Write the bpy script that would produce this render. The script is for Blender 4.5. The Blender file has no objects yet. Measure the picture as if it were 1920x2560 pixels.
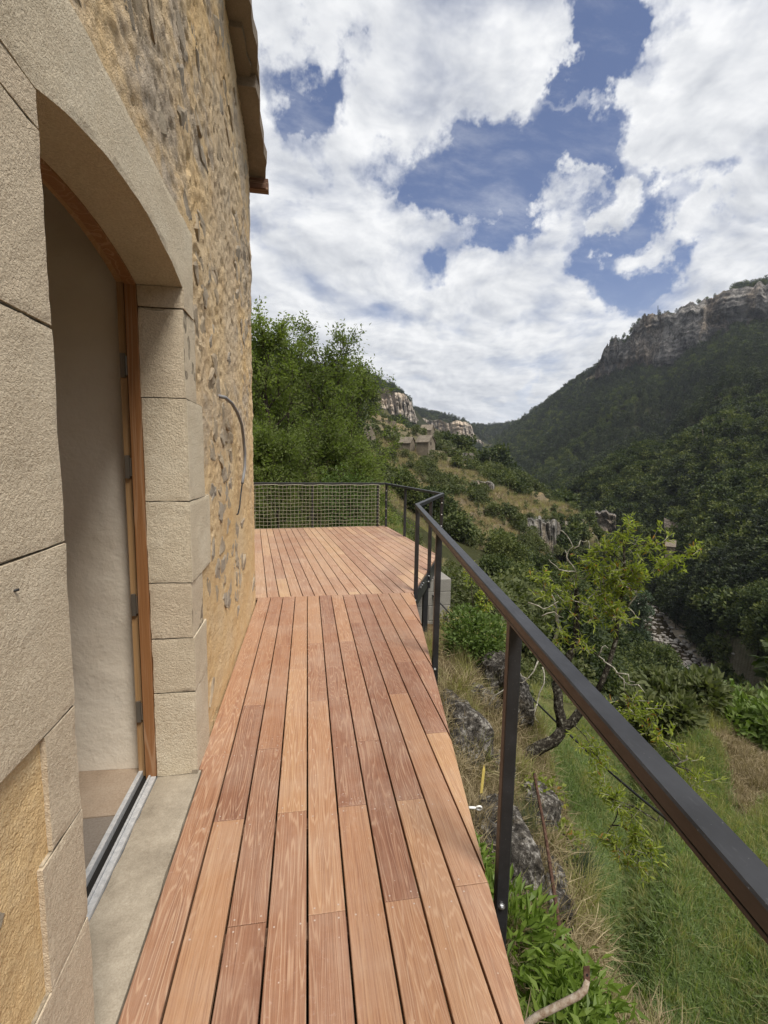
import bpy, bmesh, math, random
import numpy as np
from mathutils import Matrix, Vector

random.seed(7)
RNG = np.random.default_rng(7)
scene = bpy.context.scene
COL = scene.collection

# ------------------------------------------------------------------ camera
FPX, CX, CY = 1163.45, 960.0, 1280.0          # focal length / centre in photo pixels
EYE = np.array([0.0, 0.0, 1.51])              # deck top is z = 0
_dn = np.array([789 - CX, 11400 - CY, FPX]); _dn /= np.linalg.norm(_dn)
_fy = np.array([768 - CX, 1143 - CY, FPX]); _fy /= np.linalg.norm(_fy)
_fx = np.cross(_fy, -_dn); _fx /= np.linalg.norm(_fx)
if _fx[0] < 0: _fx = -_fx
RW = np.stack([_fx, _fy, -_dn])               # camera (right, down, forward) -> world

cam_data = bpy.data.cameras.new('camera')
cam = bpy.data.objects.new('camera', cam_data)
COL.objects.link(cam)
cam_data.sensor_fit = 'VERTICAL'
cam_data.sensor_height = 36.0
cam_data.sensor_width = 27.0
cam_data.lens = FPX / 2560 * 36.0
cam_data.clip_start = 0.02
cam_data.clip_end = 20000
r_, u_, f_ = RW @ np.array([1, 0, 0.]), RW @ np.array([0, -1., 0]), RW @ np.array([0, 0, 1.])
Mc = Matrix.Identity(4)
for i in range(3):
    Mc[i][0], Mc[i][1], Mc[i][2], Mc[i][3] = r_[i], u_[i], -f_[i], EYE[i]
cam.matrix_world = Mc
scene.camera = cam

# ------------------------------------------------------------------ sun
SUN_TO = Vector((0.225, -0.42, 0.88)).normalized()      # high, behind and a little to the right
SUN_EL = math.asin(SUN_TO.z)
SUN_AZ = math.atan2(SUN_TO.x, SUN_TO.y)
sun_data = bpy.data.lights.new('sun', 'SUN')
sun_data.energy = 4.2
sun_data.angle = math.radians(20)
sun_data.color = (1.0, 0.95, 0.87)
sun = bpy.data.objects.new('sun', sun_data)
COL.objects.link(sun)
sun.rotation_euler = SUN_TO.to_track_quat('Z', 'Y').to_euler()
sun.location = (0, 0, 60)

scene.view_settings.view_transform = 'Standard'
scene.view_settings.look = 'None'
scene.view_settings.gamma = 1.0
scene.view_settings.exposure = 0.16
scene.view_settings.use_curve_mapping = False
scene.render.engine = 'CYCLES'
scene.cycles.max_bounces = 6
scene.cycles.diffuse_bounces = 3
scene.cycles.glossy_bounces = 2
scene.cycles.transmission_bounces = 3
scene.cycles.transparent_max_bounces = 6
scene.cycles.caustics_reflective = False
scene.cycles.caustics_refractive = False
try:
    scene.cycles.use_denoising = True
except Exception:
    pass

# ------------------------------------------------------------------ rays from the eye: photo pixel + distance -> world point
def ray(px, py):
    return RW @ np.array([px - CX, py - CY, FPX])
def P(px, py, D):
    r = ray(px, py); return EYE + r / math.hypot(r[0], r[1]) * D
def PZ(px, py, z):
    r = ray(px, py); return EYE + r * ((z - EYE[2]) / r[2])
def PY(px, py, y):
    r = ray(px, py); return EYE + r * ((y - EYE[1]) / r[1])
def AZ(px, D, z):
    r = ray(px, 1150); k = D / math.hypot(r[0], r[1]); return np.array([r[0] * k, r[1] * k, z])

# ------------------------------------------------------------------ small node helper
class NT:
    def __init__(s, tree): s.t = tree; s.n = tree.nodes; s.l = tree.links
    def node(s, kind, **kw):
        n = s.n.new(kind)
        for k, v in kw.items():
            if k == 'inp':
                for kk, vv in v.items():
                    sock = n.inputs[kk]
                    if hasattr(vv, 'is_linked') or isinstance(vv, bpy.types.NodeSocket): s.l.new(vv, sock)
                    else: sock.default_value = vv
            else: setattr(n, k, v)
        return n
    def math(s, op, a, b=None, c=None, clamp=False):
        n = s.n.new('ShaderNodeMath'); n.operation = op; n.use_clamp = clamp
        for i, v in enumerate((a, b, c)):
            if v is None: continue
            if isinstance(v, bpy.types.NodeSocket): s.l.new(v, n.inputs[i])
            else: n.inputs[i].default_value = v
        return n.outputs[0]
    def vmath(s, op, a, b=None, out=0):
        n = s.n.new('ShaderNodeVectorMath'); n.operation = op
        for i, v in enumerate((a, b)):
            if v is None: continue
            if isinstance(v, bpy.types.NodeSocket): s.l.new(v, n.inputs[i])
            else: n.inputs[i].default_value = v
        return n.outputs[out]
    def noise(s, vec, scale, detail=4, rough=0.55, dist=0.0, out=0):
        n = s.n.new('ShaderNodeTexNoise')
        if vec is not None: s.l.new(vec, n.inputs['Vector'])
        n.inputs['Scale'].default_value = scale; n.inputs['Detail'].default_value = detail
        n.inputs['Roughness'].default_value = rough; n.inputs['Distortion'].default_value = dist
        return n.outputs[out]
    def ramp(s, fac, stops, interp='LINEAR'):
        n = s.n.new('ShaderNodeValToRGB'); cr = n.color_ramp; cr.interpolation = interp
        while len(cr.elements) < len(stops): cr.elements.new(0.5)
        for e, (p, c) in zip(cr.elements, stops):
            e.position = p
            e.color = (*c, 1) if hasattr(c, '__len__') else (c, c, c, 1)
        s.l.new(fac, n.inputs[0]); return n.outputs[0]
    def mix(s, fac, a, b, blend='MIX'):
        n = s.n.new('ShaderNodeMix'); n.data_type = 'RGBA'; n.blend_type = blend
        for i, v in ((0, fac), (6, a), (7, b)):
            if isinstance(v, bpy.types.NodeSocket): s.l.new(v, n.inputs[i])
            elif hasattr(v, '__len__'): n.inputs[i].default_value = (*v[:3], 1)
            else: n.inputs[i].default_value = v
        return n.outputs[2]
    def maprange(s, v, a, b, c=0.0, d=1.0, smooth=False):
        n = s.n.new('ShaderNodeMapRange'); n.interpolation_type = 'SMOOTHSTEP' if smooth else 'LINEAR'
        s.l.new(v, n.inputs[0])
        for i, x in enumerate((a, b, c, d)): n.inputs[i + 1].default_value = x
        return n.outputs[0]
    def bump(s, h, strength=0.5, dist=0.01, normal=None):
        n = s.n.new('ShaderNodeBump'); n.inputs['Strength'].default_value = strength; n.inputs['Distance'].default_value = dist
        s.l.new(h, n.inputs['Height'])
        if normal is not None: s.l.new(normal, n.inputs['Normal'])
        return n.outputs[0]

# ------------------------------------------------------------------ sky
world = bpy.data.worlds.new('World'); scene.world = world
world.use_nodes = True
w = NT(world.node_tree); w.n.clear()
tc = w.node('ShaderNodeTexCoord').outputs['Generated']
sky = w.node('ShaderNodeTexSky'); sky.sky_type = 'NISHITA'; sky.sun_disc = False
sky.sun_elevation = SUN_EL; sky.sun_rotation = SUN_AZ
sky.altitude = 500; sky.air_density = 1.0; sky.dust_density = 0.6; sky.ozone_density = 2.5
sep = w.node('ShaderNodeSeparateXYZ', inp={0: tc})
zc = w.math('MAXIMUM', w.math('ADD', sep.outputs[2], 0.30), 0.03)
cp = w.node('ShaderNodeCombineXYZ', inp={0: w.math('DIVIDE', sep.outputs[0], zc), 1: w.math('DIVIDE', sep.outputs[1], zc), 2: 0.0}).outputs[0]
# cumulus field: broad masses + broken edges, with open blue gaps between the masses
SKY_OFF = (3.7, 1.9, 0.0)
cpo = w.vmath('ADD', cp, SKY_OFF)
warp = w.noise(cpo, 1.6, 3, 0.5, out=1)
cpw = w.vmath('ADD', cpo, w.vmath('SCALE', w.vmath('SUBTRACT', warp, (0.5, 0.5, 0.5)), None))
cpw.node.inputs[1].links[0].from_node.inputs[3].default_value = 0.28
n1 = w.noise(cpw, 1.6, 2, 0.5)
n2 = w.noise(cpw, 4.2, 7, 0.54)
n3 = w.noise(cpw, 12.0, 5, 0.55)
n2s = w.noise(w.vmath('ADD', cpw, (0.030, -0.075, 0.0)), 4.2, 7, 0.54)
n3s = w.noise(w.vmath('ADD', cpw, (0.010, -0.024, 0.0)), 12.0, 5, 0.55)
lit = w.math('ADD', w.math('MULTIPLY', w.math('SUBTRACT', n2, n2s), 1.5), w.math('MULTIPLY', w.math('SUBTRACT', n3, n3s), 0.8))
dens = w.math('ADD', w.math('ADD', w.math('MULTIPLY', w.math('SUBTRACT', n1, .1), 0.40), w.math('MULTIPLY', w.math('SUBTRACT', n2, .08), 0.72)), w.math('MULTIPLY', n3, 0.14))
wv = w.vmath('SCALE', w.vmath('SUBTRACT', w.noise(tc, 6.0, 6, 0.60, out=1), (0.5, 0.5, 0.5)), None); wv.node.inputs[3].default_value = 0.42
tcw = w.vmath('NORMALIZE', w.vmath('ADD', tc, wv))
def sky_blob(px, py, rpx, amp):
    d = ray(px, py); d /= np.linalg.norm(d)
    d2 = ray(px + rpx, py); d2 /= np.linalg.norm(d2)
    c0 = float(d @ d2)
    dot = w.vmath('DOT_PRODUCT', tcw, tuple(float(x) for x in d), out=1)
    return w.math('MULTIPLY', w.maprange(dot, c0, 1.0 - (1 - c0) * 0.05, 0, 1, True), amp * 1.45 if amp < 0 else amp * .8)
cover = w.math('ADD', dens, 0.225)
GAPS = [(800, 170, 90, -.13), (850, 230, 90, -.12), (790, 300, 90, -.09), (870, 130, 70, -.07), (1120, 460, 120, -.13), (1030, 440, 80, -.08), (1230, 460, 120, -.15), (1370, 420, 150, -.20), (1300, 400, 130, -.12), (1480, 360, 100, -.18),
        (1500, 100, 100, -.19), (1500, 10, 110, -.19), (1600, 130, 80, -.07), (1480, 220, 70, -.15), (1600, 490, 100, -.16), (1720, 480, 80, -.13), (1480, 600, 80, -.08),
        (1520, 690, 100, -.17), (1640, 730, 80, -.16), (1100, 520, 90, -.10), (1060, 570, 70, -.06), (700, 560, 60, -.06), (1180, 620, 60, -.05),
        (1190, 300, 50, -.06), (1350, 1010, 60, -.1)]
PUFFS = [(1450, 290, 65, .22), (1490, 250, 50, .15), (1520, 520, 75, .24), (1570, 500, 60, .2), (1395, 530, 60, .2), (1440, 470, 50, .14), (1780, 620, 160, .08), (1750, 250, 180, .08), (1050, 150, 220, .06),
         (800, 800, 250, .06), (1100, 900, 250, .06)]
GAPS = [(a_, b_, c_ * 1.32, d_) for a_, b_, c_, d_ in GAPS]
for b in GAPS + PUFFS:
    cover = w.math('ADD', cover, sky_blob(*b))
mask = w.maprange(cover, 0.46, 0.80, 0, 1, True)
wis = w.noise(w.vmath('MULTIPLY', cpw, (1.0, 2.2, 1.0)), 2.6, 8, 0.66)
mask = w.math('MAXIMUM', mask, w.math('MULTIPLY', w.maprange(wis, 0.48, 0.74, 0, 1, True), 0.30))
low = w.maprange(sep.outputs[2], 0.0, 0.35, 1, 0, True)        # the deck of cloud closes up towards the horizon
mask = w.math('MAXIMUM', mask, w.math('MULTIPLY', low, w.maprange(cover, 0.32, 0.58, 0.45, 1.0, True)))
thick = w.maprange(cover, 0.66, 0.98, 0, 1)
tex = w.math('ADD', w.math('MULTIPLY', n3, 0.6), w.math('MULTIPLY', n2, 0.8))
shade = w.math('ADD', w.math('ADD', w.math('MULTIPLY', thick, -0.22), w.math('MULTIPLY', tex, 0.62)), w.math('MULTIPLY', lit, 0.55))
ccol = w.ramp(shade, [(0.14, (5.5, 5.7, 6.1)), (0.32, (7.1, 7.25, 7.5)), (0.54, (9.0, 9.05, 9.1))])
skyc = w.mix(1.0, sky.outputs[0], (0.95, 0.90, 1.02), 'MULTIPLY')
skycol = w.mix(mask, skyc, ccol)
bg = w.node('ShaderNodeBackground', inp={'Color': skycol, 'Strength': 0.10})
wo = w.node('ShaderNodeOutputWorld', inp={'Surface': bg.outputs[0]})
world.cycles.sampling_method = 'MANUAL'; world.cycles.sample_map_resolution = 512

# ------------------------------------------------------------------ object helpers
def link(o, parent=None):
    COL.objects.link(o)
    if parent is not None: o.parent = parent
    return o
def world_loc(o):
    p = Vector(o.location)
    while o.parent: o = o.parent; p += Vector(o.location)
    return p
def mesh_from(name, verts, faces, mat, smooth=False, midx=None):
    me = bpy.data.meshes.new(name)
    verts = np.asarray(verts, dtype=np.float32)
    if isinstance(faces, np.ndarray) and faces.ndim == 2:
        nf, k = faces.shape
        me.vertices.add(len(verts)); me.vertices.foreach_set('co', verts.ravel())
        me.loops.add(nf * k); me.loops.foreach_set('vertex_index', faces.astype(np.int32).ravel())
        me.polygons.add(nf); me.polygons.foreach_set('loop_start', np.arange(0, nf * k, k, dtype=np.int32))
        try: me.polygons.foreach_set('loop_total', np.full(nf, k, dtype=np.int32))
        except Exception: pass
        me.update(calc_edges=True)
    else:
        me.from_pydata([tuple(map(float, v)) for v in verts], [], [tuple(int(i) for i in f) for f in faces]); me.update()
    for m in (mat if isinstance(mat, (list, tuple)) else [mat]):
        if m: me.materials.append(m)
    if midx is not None: me.polygons.foreach_set('material_index', np.asarray(midx, dtype=np.int32))
    me.polygons.foreach_set('use_smooth', np.full(len(me.polygons), bool(smooth)))
    return me
def obj(name, verts, faces, mat, parent=None, smooth=False, midx=None, local=False):
    """one mesh object; verts in world coordinates (or the parent's if local)"""
    o = bpy.data.objects.new(name, mesh_from(name, verts, faces, mat, smooth, midx))
    link(o, parent)
    if parent is not None and not local: o.location = -world_loc(parent)
    return o
def tag(o, label=None, cat=None, group=None, kind=None):
    if label: o['label'] = label
    if cat: o['category'] = cat
    if group: o['group'] = group
    if kind: o['kind'] = kind
    return o
def thing(name, label, cat, loc=(0, 0, 0), group=None):
    o = bpy.data.objects.new(name, None); o.empty_display_size = 0.1
    COL.objects.link(o); o.location = Vector([float(x) for x in loc])
    return tag(o, label, cat, group)

class MB:
    """collects verts / faces"""
    def __init__(s): s.v = []; s.f = []
    def add(s, v, f):
        b = len(s.v); s.v.extend([tuple(map(float, x)) for x in v]); s.f.extend([tuple(i + b for i in q) for q in f])
    def box(s, lo, hi, rot=None, org=None):
        (x0, y0, z0), (x1, y1, z1) = lo, hi
        v = np.array([(x0, y0, z0), (x1, y0, z0), (x1, y1, z0), (x0, y1, z0), (x0, y0, z1), (x1, y0, z1), (x1, y1, z1), (x0, y1, z1)], float)
        if rot is not None: v = v @ np.asarray(rot).T
        if org is not None: v = v + np.asarray(org)
        s.add(v, [(0, 3, 2, 1), (4, 5, 6, 7), (0, 1, 5, 4), (1, 2, 6, 5), (2, 3, 7, 6), (3, 0, 4, 7)])
    def prism(s, poly, z0, z1, bev=0.003):
        poly = [np.array(p, float) for p in poly]; n = len(poly)
        if sum(poly[i][0] * poly[(i + 1) % n][1] - poly[(i + 1) % n][0] * poly[i][1] for i in range(n)) < 0: poly = poly[::-1]
        ins = []
        for i in range(n):
            a, b, c = poly[i - 1], poly[i], poly[(i + 1) % n]
            e1 = (b - a) / max(np.linalg.norm(b - a), 1e-9); e2 = (c - b) / max(np.linalg.norm(c - b), 1e-9)
            n1_, n2_ = np.array([-e1[1], e1[0]]), np.array([-e2[1], e2[0]])
            m = n1_ + n2_; k = max(m @ n1_, 0.35); ins.append(b + m * bev / k)
        v = [(*p, z0) for p in poly] + [(*p, z1 - bev) for p in poly] + [(*p, z1) for p in ins]
        f = [tuple(range(n - 1, -1, -1)), tuple(range(2 * n, 3 * n))]
        for i in range(n):
            j = (i + 1) % n; f += [(i, j, n + j, n + i), (n + i, n + j, 2 * n + j, 2 * n + i)]
        s.add(v, f)
    def tube(s, pts, rad, sides=6, cap=True):
        pts = [np.array(p, float) for p in pts]; n = len(pts)
        rads = rad if hasattr(rad, '__len__') else [rad] * n
        base = len(s.v); prev = None
        for i in range(n):
            t = pts[min(i + 1, n - 1)] - pts[max(i - 1, 0)]; t /= max(np.linalg.norm(t), 1e-9)
            if prev is None:
                a = np.array([0, 0, 1.]) if abs(t[2]) < 0.9 else np.array([1., 0, 0]); prev = np.cross(t, a)
            prev = prev - t * (prev @ t); prev /= max(np.linalg.norm(prev), 1e-9); bb = np.cross(t, prev)
            for k in range(sides):
                an = 2 * math.pi * k / sides
                s.v.append(tuple(pts[i] + rads[i] * (math.cos(an) * prev + math.sin(an) * bb)))
        for i in range(n - 1):
            for k in range(sides):
                k2 = (k + 1) % sides
                s.f.append((base + i * sides + k, base + i * sides + k2, base + (i + 1) * sides + k2, base + (i + 1) * sides + k))
        if cap:
            s.f.append(tuple(base + k for k in range(sides - 1, -1, -1))); s.f.append(tuple(base + (n - 1) * sides + k for k in range(sides)))
    def bar(s, a, b, w_, h_, up=(0, 0, 1), bev=0.0):
        """rectangular bar from a to b: w_ across, h_ along up; chamfered along its length"""
        a, b, up = np.array(a, float), np.array(b, float), np.array(up, float)
        t = (b - a) / np.linalg.norm(b - a); sx = np.cross(t, up); sx /= np.linalg.norm(sx); uz = np.cross(sx, t)
        W, H = w_ / 2, h_ / 2
        sec = [(-W, -H), (W, -H), (W, H), (-W, H)] if bev <= 0 else [(-W + bev, -H), (W - bev, -H), (W, -H + bev), (W, H - bev), (W - bev, H), (-W + bev, H), (-W, H - bev), (-W, -H + bev)]
        n = len(sec); v = [p + sx * q[0] + uz * q[1] for p in (a, b) for q in sec]
        f = [tuple(range(n)), tuple(range(2 * n - 1, n - 1, -1))] + [(i, n + i, n + (i + 1) % n, (i + 1) % n) for i in range(n)]
        s.add(v, f)
    def build(s, name, mat, parent=None, smooth=False): return obj(name, s.v, s.f, mat, parent, smooth)

def clip(poly, p, nrm):
    """keep the part of a convex polygon where (q-p).nrm >= 0"""
    out = []
    for i in range(len(poly)):
        a, b = np.array(poly[i], float), np.array(poly[(i + 1) % len(poly)], float)
        da, db = (a - p) @ nrm, (b - p) @ nrm
        if da >= 0: out.append(a)
        if da * db < 0: out.append(a + (b - a) * da / (da - db))
    return out

# ------------------------------------------------------------------ numpy noise
_T = np.random.default_rng(3).random((64, 64, 64)).astype(np.float32)
def vnoise(x, y, z=0.0):
    x, y, z = np.broadcast_arrays(np.asarray(x, float), np.asarray(y, float), np.asarray(z, float))
    xi, yi, zi = np.floor(x).astype(int), np.floor(y).astype(int), np.floor(z).astype(int)
    fx, fy, fz = x - xi, y - yi, z - zi
    fx, fy, fz = (t * t * (3 - 2 * t) for t in (fx, fy, fz))
    def g(a, b, c): return _T[(xi + a) & 63, (yi + b) & 63, (zi + c) & 63]
    l = lambda a, b, t: a + (b - a) * t
    return l(l(l(g(0, 0, 0), g(1, 0, 0), fx), l(g(0, 1, 0), g(1, 1, 0), fx), fy), l(l(g(0, 0, 1), g(1, 0, 1), fx), l(g(0, 1, 1), g(1, 1, 1), fx), fy), fz)
def fbm(x, y, z=0.0, oct=4, gain=0.5):
    s = 0; a = 1; t = 0
    for k in range(oct):
        s = s + a * (vnoise(x * 2 ** k + 17.3 * k, y * 2 ** k + 5.1 * k, np.asarray(z) * 2 ** k + 3.7 * k) - 0.5); t += a; a *= gain
    return s / t * 2
# ------------------------------------------------------------------ materials
def new_mat(name, rough=0.8, spec=0.3):
    m = bpy.data.materials.new(name); m.use_nodes = True
    t = NT(m.node_tree); b = t.n['Principled BSDF']
    b.inputs['Roughness'].default_value = rough
    b.inputs['Specular IOR Level'].default_value = spec
    return m, t, b
def ocoord(t): return t.node('ShaderNodeTexCoord').outputs['Object']
def gpos(t): return t.node('ShaderNodeNewGeometry').outputs['Position']
def orand(t): return t.node('ShaderNodeObjectInfo').outputs['Random']

def stone_mat(name, cols, scale=1.0, bumpd=0.004, tooling=True, rnd=0.25, stain=(0.25, 0.22, 0.18)):
    m, t, b = new_mat(name, 0.9, 0.15)
    p = gpos(t)
    a = t.noise(p, 3.0 * scale, 5, 0.6); c = t.noise(p, 26 * scale, 6, 0.7); d = t.noise(p, 120 * scale, 3, 0.6)
    col = t.ramp(t.math('ADD', t.math('MULTIPLY', a, .7), t.math('MULTIPLY', c, .3)), [(0.3, cols[0]), (0.5, cols[1]), (0.7, cols[2])])
    r = orand(t)
    col = t.mix(t.math('MULTIPLY', r, rnd * 2), col, cols[3])
    col = t.mix(t.maprange(t.noise(p, 7 * scale, 6, 0.75), 0.60, 0.75, 0, 0.35), col, stain)
    col = t.mix(t.maprange(d, 0.35, 0.75, 0.0, 0.6), col, t.mix(1.0, col, (0.60, 0.55, 0.50), 'MULTIPLY'))
    t.l.new(col, b.inputs['Base Color'])
    h = t.math('ADD', t.math('MULTIPLY', c, 0.6), t.math('MULTIPLY', d, 0.5))
    if tooling:
        h = t.math('ADD', h, t.math('MULTIPLY', t.noise(p, 330 * scale, 2, 0.7), 0.45))
    t.l.new(t.bump(h, 1.0, bumpd), b.inputs['Normal'])
    return m
M = {}
M['ashlar'] = stone_mat('limestone_ashlar', [(.59, .50, .365), (.73, .64, .485), (.80, .73, .58), (.66, .55, .41)], 1.0, 0.0100, True, 0.42, (.36, .30, .22))
M['sillstone'] = stone_mat('sill_stone', [(.22, .185, .14), (.335, .29, .225), (.47, .415, .33), (.38, .34, .28)], 1.6, 0.0016, False, 0.0, (.56, .51, .43))
M['tile'] = stone_mat('floor_tile_stone', [(.30, .22, .15), (.42, .32, .23), (.5, .40, .3), (.16, .15, .14)], 1.0, 0.0015, False, 0.5)
M['rubble'] = stone_mat('rubble_stone', [(.50, .385, .245), (.64, .515, .36), (.74, .63, .46), (.54, .485, .41)], 2.6, 0.016, True, 0.40, (.34, .28, .22))
M['lauze'] = stone_mat('roof_stone', [(.22, .18, .14), (.30, .25, .20), (.38, .32, .26), (.26, .22, .18)], 1.2, 0.004, False, 0.3)
M['pier'] = stone_mat('grey_block', [(.22, .215, .2), (.30, .29, .27), (.38, .37, .34), (.28, .27, .25)], 1.5, 0.006, True, 0.3)
M['ruin'] = stone_mat('ruin_stone', [(.13, .11, .085), (.25, .215, .165), (.40, .345, .27), (.28, .235, .18)], .30, 0.15, True, 0.3)
M['ruinroof'] = stone_mat('ruin_roof_stone', [(.13, .115, .09), (.23, .20, .16), (.35, .31, .25), (.22, .18, .14)], .4, 0.2, False, 0.3)

# lime mortar of the rubble wall
m, t, b = new_mat('wall_mortar', 0.95, 0.1); M['mortar'] = m
p = gpos(t)
at = t.node('ShaderNodeAttribute', attribute_name='hgt').outputs['Fac']
a = t.noise(p, 2.2, 5, 0.6); c = t.noise(p, 30, 6, 0.7); d = t.noise(p, 170, 3, 0.6)
base = t.ramp(t.math('ADD', t.math('MULTIPLY', a, .75), t.math('MULTIPLY', c, .25)), [(0.32, (.70, .46, .22)), (0.48, (.82, .59, .31)), (0.66, (.85, .67, .42))])
zz_ = t.node('ShaderNodeSeparateXYZ', inp={0: p}).outputs[2]
upw = t.maprange(t.math('ADD', zz_, t.math('MULTIPLY', t.noise(p, 1.3, 3, 0.5), 1.6)), 1.5, 2.8, 0.12, 0.75)
base = t.mix(t.math('MULTIPLY', t.maprange(t.noise(p, 0.9, 4, 0.6), 0.36, 0.60, 0, 1.0), upw), base, t.ramp(c, [(0.35, (.56, .45, .32)), (0.65, (.74, .62, .47))]))
grey = t.ramp(t.noise(p, 14, 6, 0.75), [(0.35, (.34, .29, .24)), (0.5, (.50, .43, .35)), (0.65, (.64, .56, .46))])
base = t.mix(t.maprange(at, 0.40, 0.85, 0, 0.8), base, grey)
base = t.mix(t.maprange(d, 0.35, 0.7, 0.0, 0.4), base, t.mix(1.0, base, (.60, .55, .50), 'MULTIPLY'))
t.l.new(base, b.inputs['Base Color'])
h = t.math('ADD', t.math('MULTIPLY', c, 0.8), t.math('MULTIPLY', d, 0.5))
t.l.new(t.bump(h, 1.0, 0.020), b.inputs['Normal'])

# lime plaster indoors
m, t, b = new_mat('lime_plaster', 0.9, 0.15); M['plaster'] = m
p = gpos(t)
col = t.ramp(t.noise(p, 1.6, 5, 0.6), [(0.35, (.70, .62, .50)), (0.65, (.80, .73, .62))])
t.l.new(col, b.inputs['Base Color'])
hh = t.math('ADD', t.noise(p, 5, 5, 0.55), t.math('MULTIPLY', t.noise(p, 60, 3, 0.6), 0.12))
t.l.new(t.bump(hh, 0.7, 0.02), b.inputs['Normal'])

def wood_mat(name, cols, alongaxis, rough, rings=34, dark=0.45, bumpd=0.0012, rnd=True):
    """plank wood: rings cut lengthwise, long grain, pale pore streaks, flecks of dust"""
    m, t, b = new_mat(name, rough, 0.35)
    o = ocoord(t); r = orand(t)
    off = t.node('ShaderNodeCombineXYZ', inp={0: t.math('MULTIPLY', r, 37.0), 1: t.math('MULTIPLY', r, 91.0), 2: t.math('MULTIPLY', r, 13.0)}).outputs[0]
    mp = t.node('ShaderNodeMapping'); t.l.new(o, mp.inputs['Vector'])
    sc = [1, 1, 1]; sc[alongaxis] = 0.07; mp.inputs['Scale'].default_value = sc
    v = t.vmath('ADD', mp.outputs[0], off)
    broad = t.noise(v, 5.0, 3, 0.5)
    mp2 = t.node('ShaderNodeMapping'); t.l.new(o, mp2.inputs['Vector'])
    sc2 = [1, 1, 1]; sc2[alongaxis] = 0.012; mp2.inputs['Scale'].default_value = sc2
    v2 = t.vmath('ADD', mp2.outputs[0], off)
    fine = t.noise(v2, 230, 5, 0.72); mid = t.noise(v2, 75, 4, 0.65)
    s = t.math('FRACT', t.math('MULTIPLY', t.math('ADD', broad, t.math('MULTIPLY', mid, 0.03)), rings))
    ring = t.math('ABSOLUTE', t.math('SUBTRACT', t.math('MULTIPLY', s, 2.0), 1.0))
    tone = t.math('ADD', t.math('ADD', t.math('ADD', t.math('MULTIPLY', r, 0.68), 0.02), t.math('MULTIPLY', t.noise(v, 2.2, 3, 0.5), 0.34)), t.math('MULTIPLY', t.math('SUBTRACT', mid, .5), 0.55))
    base = t.ramp(tone, cols)
    pore = t.math('MULTIPLY', t.math('MULTIPLY', t.maprange(ring, 0.66, 0.93, 0, 1), t.maprange(fine, 0.35, 0.6, 0.25, 1)), t.maprange(t.noise(v, 2.7, 2, 0.5), 0.35, 0.6, 0.25, 1))
    base = t.mix(t.math('MULTIPLY', pore, 0.80), base, t.mix(0.66, base, (.64, .46, .31)))
    base = t.mix(t.math('MULTIPLY', t.maprange(fine, 0.30, 0.46, 1, 0), 0.42), base, t.mix(0.5, base, (.66, .48, .34)))
    base = t.mix(t.maprange(fine, 0.50, 0.66, 0, dark * 1.5), base, t.mix(1.0, base, (.50, .40, .38), 'MULTIPLY'))
    base = t.mix(t.maprange(t.noise(v, 3.1, 4, 0.6), 0.60, 0.76, 0, 0.55), base, t.mix(1.0, base, (.52, .42, .42), 'MULTIPLY'))
    if rnd:
        g = gpos(t)
        spk = t.node('ShaderNodeTexVoronoi'); spk.inputs['Scale'].default_value = 26; t.l.new(g, spk.inputs['Vector'])
        dust = t.math('MULTIPLY', t.maprange(spk.outputs['Distance'], 0.03, 0.085, .8, 0), t.maprange(t.noise(g, 3.0, 3, 0.6), 0.44, 0.62, 0, 0.9))
        base = t.mix(dust, base, (.68, .58, .50))
        scuff = t.math('MULTIPLY', t.maprange(t.noise(g, 40, 6, 0.8), 0.56, 0.72, 0, .6), t.maprange(t.noise(g, 1.5, 3, 0.55), 0.48, 0.66, 0, 0.8))
        film = t.math('MULTIPLY', t.maprange(t.noise(g, 2.3, 6, 0.7), 0.42, 0.66, 0, 1), 0.24)
        base = t.mix(film, base, (.47, .37, .29))
        base = t.mix(scuff, base, (.66, .55, .49))
    t.l.new(base, b.inputs['Base Color'])
    t.l.new(t.bump(t.math('ADD', t.math('MULTIPLY', ring, 0.6), fine), 0.5, bumpd), b.inputs['Normal'])
    return m
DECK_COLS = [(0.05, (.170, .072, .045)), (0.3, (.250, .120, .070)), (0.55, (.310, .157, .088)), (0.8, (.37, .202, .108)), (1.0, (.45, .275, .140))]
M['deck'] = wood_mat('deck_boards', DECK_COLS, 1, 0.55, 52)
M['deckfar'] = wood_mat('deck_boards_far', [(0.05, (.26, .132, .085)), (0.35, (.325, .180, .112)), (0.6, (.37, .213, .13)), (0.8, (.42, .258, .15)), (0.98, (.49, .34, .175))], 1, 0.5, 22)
M['frame'] = wood_mat('varnished_frame', [(0.2, (.235, .105, .04)), (0.6, (.28, .13, .052)), (0.9, (.31, .15, .06))], 2, 0.35, 14, 0.3, 0.0004, False)
M['framelight'] = wood_mat('pale_frame_wood', [(0.2, (.40, .24, .11)), (0.6, (.46, .28, .13)), (0.9, (.50, .31, .15))], 2, 0.45, 14, 0.3, 0.0004, False)
M['oldwood'] = wood_mat('old_wood', [(0.2, (.12, .06, .035)), (0.6, (.16, .08, .05)), (0.9, (.19, .10, .06))], 0, 0.7, 14, 0.4, 0.001, False)

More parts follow.
